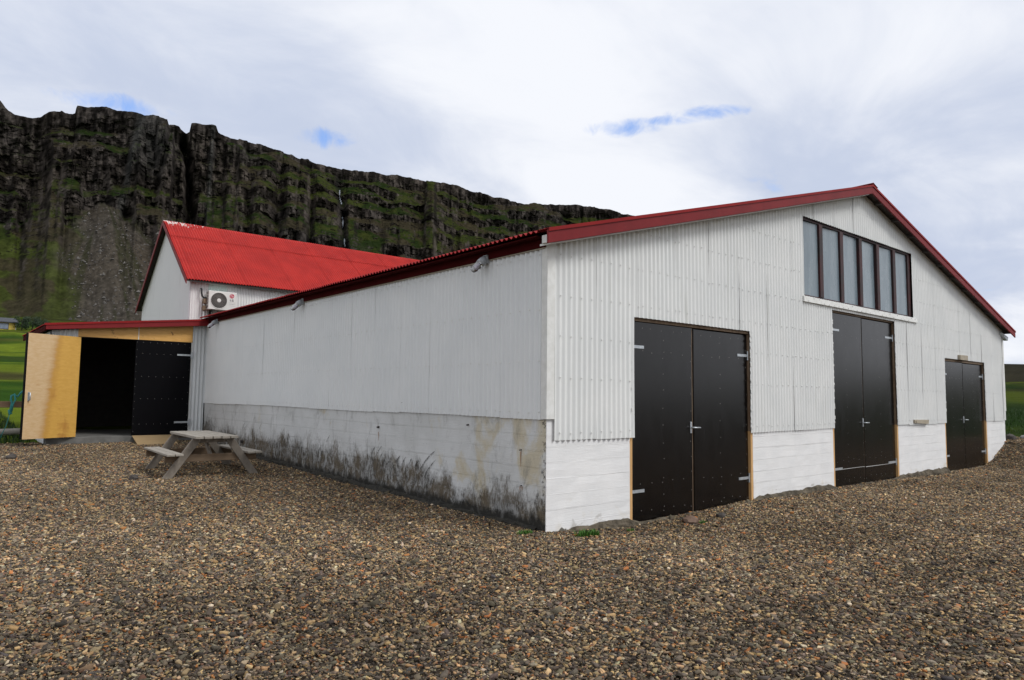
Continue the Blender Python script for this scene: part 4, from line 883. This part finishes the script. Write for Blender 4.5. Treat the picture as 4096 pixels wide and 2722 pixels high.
MB().box(.19, .42, yf - .0015, yf - .0004, .275, .279).box(.19, .42, yf - .0015, yf - .0004, .165, .168).build('casing_groove', MT['ac_vane'], AC)
for i in range(5): MB().box(-.4635, -.4605, -.34, -.12, .06 + i * .112, .06 + i * .112 + .092).build('side_louvre', MT['ac_vane'], AC)
MB().box(.461, .50, -.30, -.10, .04, .40).build('service_cover', MT['ac'], AC, bevel=.008)
for x in (-.30, .30): MB().box(x - .03, x + .03, -.42, .02, -.05, -.003).box(x - .03, x + .03, -.04, .02, -.30, -.051).build('bracket', MT['dark'], AC)
MB().tube([(-.62, -.03, .70), (-.62, -.09, .68), (-.615, -.10, .55), (-.59, -.10, .44), (-.54, -.12, .39), (-.47, -.16, .38)], .030, 10).build('hose', MT['hose'], AC, True)
MB().box(-.56, -.47, -.20, -.03, .20, .36).box(-.57, -.48, -.20, -.03, -.03, .12).build('pipe_cover', MT['jamb_old'], AC, bevel=.008)
MB().tube([(-.51, -.06, .12), (-.51, -.06, .20)], .03, 8).tube([(-.51, -.06, -.03), (-.51, -.06, -.9)], .035, 8).build('down_pipe', MT['sheet2'], AC, True)

# ------------------------------------------------------------------ picnic table
tz = float(zg(-1.69, 7.9))
tb = empty('picnic_table', (-1.69, 7.90, tz + .0), RAD(-2.2), label='weathered grey timber picnic table with attached benches beside the stained wall', cat='picnic table')
def plank(name, x0, x1, y0, y1, z0, z1, mat):
    return MB().box(x0, x1, y0, y1, z0, z1).build(name, mat, tb, bevel=.005)
ws = [-.375, -.225, -.075, .075, .225, .375]
for i in range(5): plank('top_plank', ws[i] + .009, ws[i + 1] - .009, -1.05 + random.uniform(-.012, .012), 1.0 + random.uniform(-.015, .015),   .694 + random.uniform(-.003, .003), .742, MT['table_top'])
for s in (-1, 1):
    for a, b in ((.555, .683), (.695, .823)):
        x0, x1 = (a, b) if s > 0 else (-b, -a); plank('bench_plank', x0, x1, -1.03 + random.uniform(-.02, .02), .98, .405, .443, MT['table_top'])
for y in (-.80, .80):
    for s in (-1, 1):
        MB().bar((s * .27, y + .03, .698), (s * .80, y + .03, -.06), .135, .045, (0, 1, 0)).build('leg', MT['table_leg'], tb, bevel=.004)
    plank('cross_beam', -.80, .80, y + .056, y + .10, .275, .404, MT['table_beam'])
    plank('top_batten', -.36, .36, y + .056, y + .10, .61, .699, MT['table_leg'])
MB().bar((0, -.69, .33), (0, -.18, .66), .09, .04, (1, 0, 0)).build('brace', MT['table_leg'], tb)
MB().bar((0, .85, .33), (0, .22, .66), .09, .04, (1, 0, 0)).build('brace', MT['table_leg'], tb)

# ------------------------------------------------------------------ fence and rope left of the shed
fn = empty('rail_fence', (0, 15.0, 0), label='weathered fence with flat rail over a log rail beside the shed', cat='fence')
for x in (-3.80, -6.4, -9.0): MB().tube([(x, .09, .1), (x + .01, .09, 1.5)], [.075, .065], 9).build('post', MT['log'], fn, True)
MB().box(-9.2, -3.68, -.03, .012, 1.20, 1.355).build('rail', MT['rail'], fn, bevel=.006)
MB().tube([(-9.2, .0, .64), (-7, -.01, .60), (-5, .0, .585), (-4.2, -.01, .60), (-3.68, .0, .62)], [.07, .075, .08, .082, .075], 9).build('rail', MT['log'], fn, True)
rpts = [bp(px, py, 1, 14.88) for px, py in ((100, 1560), (84, 1572), (70, 1588), (58, 1578), (46, 1584), (44, 1600), (48, 1612), (44, 1630), (40, 1645), (46, 1655), (38, 1660), (36, 1640))]
r1 = empty('knotted_rope', tuple(rpts[0]), label='teal rope knotted over the fence rail', cat='rope'); o0 = Vector(rpts[0])
MB().tube([Vector(p) - o0 for p in rpts], .024, 7).build('rope_coil', MT['rope'], r1, True)
MB().tube([Vector(bp(px, py, 1, 14.86)) - o0 for px, py in ((58, 1578), (62, 1600), (52, 1618), (46, 1648))], .020, 7).build('rope_loop', MT['rope'], r1, True)
MB().tube([Vector(bp(px, py, 1, 14.85)) - o0 for px, py in ((40, 1652), (32, 1680), (24, 1705), (6, 1740), (0, 1760))], .009, 6).build('rope_tail', MT['rope'], r1, True)

# ------------------------------------------------------------------ loose stones
def stone(x, y, s, mat, label, flat=.7):
    bm = bmesh.new(); bmesh.ops.create_icosphere(bm, subdivisions=2, radius=1)
    sd_ = random.uniform(0, 99)
    for v_ in bm.verts:
        n_ = float(fbm(np.array([v_.co.x * 1.2 + sd_]), np.array([v_.co.y * 1.2 + v_.co.z * 2.1]), 77, 2)[0]); v_.co *= s * (.72 + .55 * n_); v_.co.z *= flat
    me = bpy.data.meshes.new('stone'); bm.to_mesh(me); bm.free(); me.materials.append(mat); o = bpy.data.objects.new('stone', me); link(o)
    o.location = (x, y, float(zg(x, y)) + s * flat * .45 + .01); o.rotation_euler = (0, 0, random.uniform(0, 6)); return tag(o, label, 'stone')
p = bp(535, 1917, 2, .12); stone(p[0], p[1], .075, MT['stone_dark'], 'dark round stone lying alone on gravel in front of the picnic table', .9)
p = bp(45, 1834, 2, .25); stone(p[0], p[1], .10, MT['stone_dark'], 'low dark stone on gravel out from the open plywood door')
p = bp(2756, 2085, 2, -.05); stone(p[0], p[1] - .02, .105, MT['stone_red'], 'reddish brown stone at the foot of the widest brown door', .6)
p = bp(2885, 2062, 2, -.03); stone(p[0], p[1], .07, MT['stone_dark'], 'small blue grey stone at the door sill next to a reddish stone')
p = bp(3990, 1792, 2, .30); stone(p[0] + .8, p[1] - .1, .16, MT['stone_dark'], 'dark stone on the gravel bank by the far corner of the barn')
p = bp(4065, 1764, 2, .5); stone(p[0] + 1.2, p[1], .2, simple('pale_stone', (.16, .15, .15), (.24, .23, .22), 9, .85, .4), 'pale stone on the bank edge beside green grass', .5)

# ------------------------------------------------------------------ tufts, grass blades, shrubs
def blades(cx, cy, rad, n, h, name, label=None, cat=None, mat='leaf_tuft', **kw):
    V, Fc = [], []
    for _ in range(n):
        a, q = random.uniform(0, 6.28), rad * math.sqrt(random.random()); x, y = cx + q * math.cos(a) * 1.5, cy + q * math.sin(a) * .6; z = float(zg(x, y)); t_ = random.uniform(0, 6.28); hh = h * random.uniform(.4, 1.1); w_ = h * .09; ln = random.uniform(.1, .8) * hh
        dx, dy = math.cos(t_), math.sin(t_); n0 = len(V)
        V += [(x - dy * w_, y + dx * w_, z - .01), (x + dy * w_, y - dx * w_, z - .01), (x + dx * ln * .4 + dy * w_ * .9, y + dy * ln * .4 - dx * w_ * .9, z + hh * .6), (x + dx * ln * .4 - dy * w_ * .9, y + dy * ln * .4 + dx * w_ * .9, z + hh * .6), (x + dx * ln, y + dy * ln, z + hh)]
        Fc += [(n0, n0 + 1, n0 + 2, n0 + 3), (n0 + 3, n0 + 2, n0 + 4)]
    return mesh_obj(name, V, Fc, MT[mat], None, False, label=label, cat=cat, **kw) if label or kw else mesh_obj(name, V, Fc, MT[mat])
for px, py, rad, n, h, lab in ((2351, 2150, .13, 300, .085, 'bright green moss tuft at the white footing left of the widest brown door'), (2813, 2085, .06, 120, .05, 'small green tuft at the sill of the widest brown door'), (2522, 2114, .04, 70, .04, 'tiny green tuft at the foot of the orange jamb'), (2100, 2150, .08, 150, .06, 'dark green tuft on gravel at the foot of the stained wall')):
    p = bp(px, py, 2, -.04); blades(p[0], min(p[1], -.10) if p[0] > 0 else p[1], rad, n, h, 'grass_tuft', lab, 'grass tuft')
V, Fc = [], []
def field_blades(n, xr, yr, h, cond):
    for _ in range(n):
        x, y = random.uniform(*xr), random.uniform(*yr)
        if not cond(x, y): continue
        z = float(zg(x, y)); t_ = random.uniform(0, 6.28); hh = h * random.uniform(.5, 1.3); w_ = .012 + .006 * random.random(); ln = random.uniform(.1, .6) * hh; dx, dy = math.cos(t_), math.sin(t_); n0 = len(V)
        V.extend([(x - dy * w_, y + dx * w_, z - .02), (x + dy * w_, y - dx * w_, z - .02), (x + dx * ln, y + dy * ln, z + hh)]); Fc.append((n0, n0 + 1, n0 + 2))
field_blades(5000, (-7.5, -3.75), (13.9, 24), .15, lambda x, y: True)
field_blades(7000, (18.6, 34), (.6, 12), .10, lambda x, y: x > 19.3 or y > 1.6)
mesh_obj('meadow_grass', V, Fc, MT['blade'], None, False, label='green meadow grass behind the fence and past the barn corner', cat='grass', kind='stuff')
def shrub(x, y, wd, h, label):
    z = float(zg(x, y)); e = empty('shrub', (x, y, z), label=label, cat='shrub', group='shrubs by the yellow house'); V, Fc = [], []
    cl_s = [(random.uniform(-.5, .5) * wd, random.uniform(-.4, .4) * wd, h * random.uniform(.2, .8), random.uniform(.18, .34) * wd) for _ in range(11)]
    for _ in range(1500):
        cx, cy, cz2, cr = random.choice(cl_s); d = Vector((random.gauss(0, 1), random.gauss(0, 1), random.gauss(0, 1))).normalized() * cr * random.uniform(.55, 1.08); c = Vector((cx, cy, cz2)) + d
        if c.z < .05: continue
        a = Vector((random.gauss(0, 1), random.gauss(0, 1), random.gauss(0, 1))).normalized(); b = a.orthogonal().normalized(); s = random.uniform(.07, .17); n0 = len(V); V += [c - a * s, c + b * s * .6, c + a * s, c - b * s * .6]; Fc.append((n0, n0 + 1, n0 + 2, n0 + 3))
    mesh_obj('crown', V, Fc, MT['leaf_dark'], e); m = MB()
    for _ in range(4): m.tube([(0, 0, -.2), (random.uniform(-.2, .2) * wd, random.uniform(-.2, .2) * wd, h * .4), (random.uniform(-.4, .4) * wd, random.uniform(-.3, .3) * wd, h * .7)], [.07, .05, .02], 5)
    m.build('trunk', MT['bark'], e)
shrub(10.6, 189, 2.6, 3.6, 'dark green shrub touching the corner of the yellow house')
shrub(12.6, 190, 3.0, 3.3, 'broad dark green shrub standing between two other shrubs')
shrub(14.9, 191, 2.6, 2.6, 'low dark green shrub at the open meadow end of the shrub row')

# ------------------------------------------------------------------ yellow house up the slope
hz = 14.75; hs = empty('yellow_house', (9.6, 190, hz), RAD(4), label='small yellow house with dark grey roof up on the green slope', cat='house')
MB().box(-12, 0, 0, 7, -2.5, 2.25).build('wall', MT['yellow'], hs)
MB().prism([(-12.4, -.5, 2.15), (-12.4, 3.5, 3.25), (-12.4, 7.5, 2.15), (-12.4, 7.5, 2.35), (-12.4, 3.5, 3.55), (-12.4, -.5, 2.35)], (12.8, 0, 0)).build('roof', MT['house_roof'], hs)
for a, b in ((-4.4, -1.5), (-9.5, -6.5)):
    wn = MB().box(a - .1, b + .1, -.05, -.003, .62, 2.02).build('window', MT['house_trim'], hs); MB().box(a, b, -.075, -.055, .72, 1.92).build('pane', MT['house_glass'], wn)
MB().box(-.14, .03, -.04, -.004, -2.4, 2.14).build('corner_board', MT['trim'], hs)
MB().box(.004, .04, .0, .12, -2.4, 2.14).build('corner_board', MT['house_trim'], hs)

# ------------------------------------------------------------------ gravel: real chips in patches, instanced over the yard
PAL = 1.22 * np.array([1.07, .98, .83]) * np.array([(.050, .043, .040), (.075, .064, .056), (.10, .088, .076), (.14, .12, .098), (.21, .165, .11), (.30, .215, .125), (.36, .27, .165), (.25, .115, .048), (.30, .27, .215), (.062, .06, .062), (.42, .37, .29), (.15, .09, .07)])
PRB = np.array([.13, .15, .15, .14, .13, .09, .05, .035, .045, .06, .012, .02]); PRB /= PRB.sum()
def patch(seed):
    r = np.random.default_rng(seed); n = 4600; ang = np.sort(r.uniform(0, 2 * np.pi, (n, 6)) * .35 + np.arange(6) * np.pi / 3 * 1.0, axis=1)
    L_ = .0092 * np.exp(r.normal(0, .44, n)); L_ = np.clip(L_, .005, .052); asp = r.uniform(.38, .92, n); th = L_ * r.uniform(.16, .45, n)
    rad = r.uniform(.62, 1.15, (n, 6))
    bx = np.cos(ang) * rad * L_[:, None] * 1.35; by = np.sin(ang) * rad * (L_ * asp)[:, None] * 1.35
    lay = []
    for zf, sc_ in ((-1, .85), (.35, 1.), (1, .84)):
        lay.append(np.stack([bx * sc_, by * sc_, np.repeat((zf * th)[:, None], 6, 1) * r.uniform(.75, 1.2, (n, 6))], -1))
    P = np.concatenate(lay, 1)                                             # n,18,3
    yaw = r.uniform(0, 6.283, n); tl = r.normal(0, .30, n); tl2 = r.normal(0, .30, n)
    def rotx(P, a): c, s = np.cos(a)[:, None], np.sin(a)[:, None]; return np.stack([P[..., 0], P[..., 1] * c - P[..., 2] * s, P[..., 1] * s + P[..., 2] * c], -1)
    def roty(P, a): c, s = np.cos(a)[:, None], np.sin(a)[:, None]; return np.stack([P[..., 0] * c + P[..., 2] * s, P[..., 1], -P[..., 0] * s + P[..., 2] * c], -1)
    def rotz(P, a): c, s = np.cos(a)[:, None], np.sin(a)[:, None]; return np.stack([P[..., 0] * c - P[..., 1] * s, P[..., 0] * s + P[..., 1] * c, P[..., 2]], -1)
    P = rotz(roty(rotx(P, tl), tl2), yaw)
    cen = np.stack([r.uniform(-.54, .54, n), r.uniform(-.54, .54, n), .004 + r.uniform(0, .016, n) + L_ * .25], -1); P = P + cen[:, None, :]
    fq = [(0, 1, 7, 6), (1, 2, 8, 7), (2, 3, 9, 8), (3, 4, 10, 9), (4, 5, 11, 10), (5, 0, 6, 11)]; fq2 = [tuple(i + 6 for i in q) for q in fq]
    quads = np.array(fq + fq2, np.int64); cap = np.array([(12, 13, 14, 15), (12, 15, 16, 17)], np.int64); F_ = np.concatenate([quads, cap], 0)
    idx = (np.arange(n)[:, None, None] * 18 + F_[None]).reshape(-1, 4).astype(np.int32)
    me = bpy.data.meshes.new('gravel_patch'); v = P.reshape(-1, 3).astype(np.float32); me.vertices.add(len(v)); me.vertices.foreach_set('co', v.ravel()); me.loops.add(idx.size); me.loops.foreach_set('vertex_index', idx.ravel())
    me.polygons.add(len(idx)); me.polygons.foreach_set('loop_start', np.arange(0, idx.size, 4, dtype=np.int32)); me.update()
    c = PAL[r.choice(len(PAL), n, p=PRB)] * r.uniform(.55, 1.4, (n, 1)) * r.uniform(.93, 1.07, (n, 3)); c4 = np.ones((n, 18, 4), np.float32); c4[..., :3] = c[:, None, :]
    me.color_attributes.new('Col', 'FLOAT_COLOR', 'POINT').data.foreach_set('color', c4.ravel()); me.materials.append(MT['pebble'])
    return bpy.data.objects.new('gravel_patch', me)
pc = bpy.data.collections.new('gravel_patches'); NP_ = 6
for s in range(NP_): pc.objects.link(patch(300 + s))
pv, pr, pi = [], [], []
for ix in range(-17, 22):
    for iy in range(-9, 15):
        x, y = ix + .5, iy + .5; d = np.array([x, y, 0]) - CAM; fw = d @ CF; sd_ = d @ CR
        if fw < .5 or abs(sd_) > fw * .80 + 3.0: continue
        if x > .45 and y > .45 and x < 17.6: continue
        if float(gravel_mask(x, y)) < .35: continue
        e_ = .3; gx = float(zg(x + e_, y) - zg(x - e_, y)) / (2 * e_); gy = float(zg(x, y + e_) - zg(x, y - e_)) / (2 * e_)
        pv.append((x, y, float(zg(x, y)) - .004)); pr.append(tuple((Matrix.Rotation(-math.atan(gx), 3, 'Y') @ Matrix.Rotation(math.atan(gy), 3, 'X') @ Matrix.Rotation(random.randrange(4) * math.pi / 2, 3, 'Z')).to_euler())); pi.append(random.randrange(NP_))
gme = bpy.data.meshes.new('gravel'); gme.from_pydata(pv, [], [])
gme.attributes.new('rot', 'FLOAT_VECTOR', 'POINT').data.foreach_set('vector', np.array(pr, np.float32).ravel()); gme.attributes.new('pick', 'INT', 'POINT').data.foreach_set('value', np.array(pi, np.int32))
gravel = bpy.data.objects.new('gravel', gme); link(gravel); tag(gravel, 'brown and tan shale gravel covering the yard', 'gravel', kind='stuff')
ng = bpy.data.node_groups.new('scatter_gravel', 'GeometryNodeTree'); ng.interface.new_socket('Geometry', in_out='INPUT', socket_type='NodeSocketGeometry'); ng.interface.new_socket('Geometry', in_out='OUTPUT', socket_type='NodeSocketGeometry')
gi, go, ip, ci = ng.nodes.new('NodeGroupInput'), ng.nodes.new('NodeGroupOutput'), ng.nodes.new('GeometryNodeInstanceOnPoints'), ng.nodes.new('GeometryNodeCollectionInfo')
ci.inputs['Collection'].default_value = pc; ci.inputs['Separate Children'].default_value = True; ci.inputs['Reset Children'].default_value = True
na_ = ng.nodes.new('GeometryNodeInputNamedAttribute'); na_.data_type = 'FLOAT_VECTOR'; na_.inputs['Name'].default_value = 'rot'
nb_ = ng.nodes.new('GeometryNodeInputNamedAttribute'); nb_.data_type = 'INT'; nb_.inputs['Name'].default_value = 'pick'
er = ng.nodes.new('FunctionNodeEulerToRotation'); gl = ng.links.new
gl(gi.outputs[0], ip.inputs['Points']); gl(ci.outputs[0], ip.inputs['Instance']); ip.inputs['Pick Instance'].default_value = True
gl(na_.outputs['Attribute'], er.inputs[0]); gl(er.outputs[0], ip.inputs['Rotation']); gl(nb_.outputs['Attribute'], ip.inputs['Instance Index']); gl(ip.outputs[0], go.inputs[0])
gm_ = gravel.modifiers.new('scatter', 'NODES'); gm_.node_group = ng
print('gravel patches', len(pv))
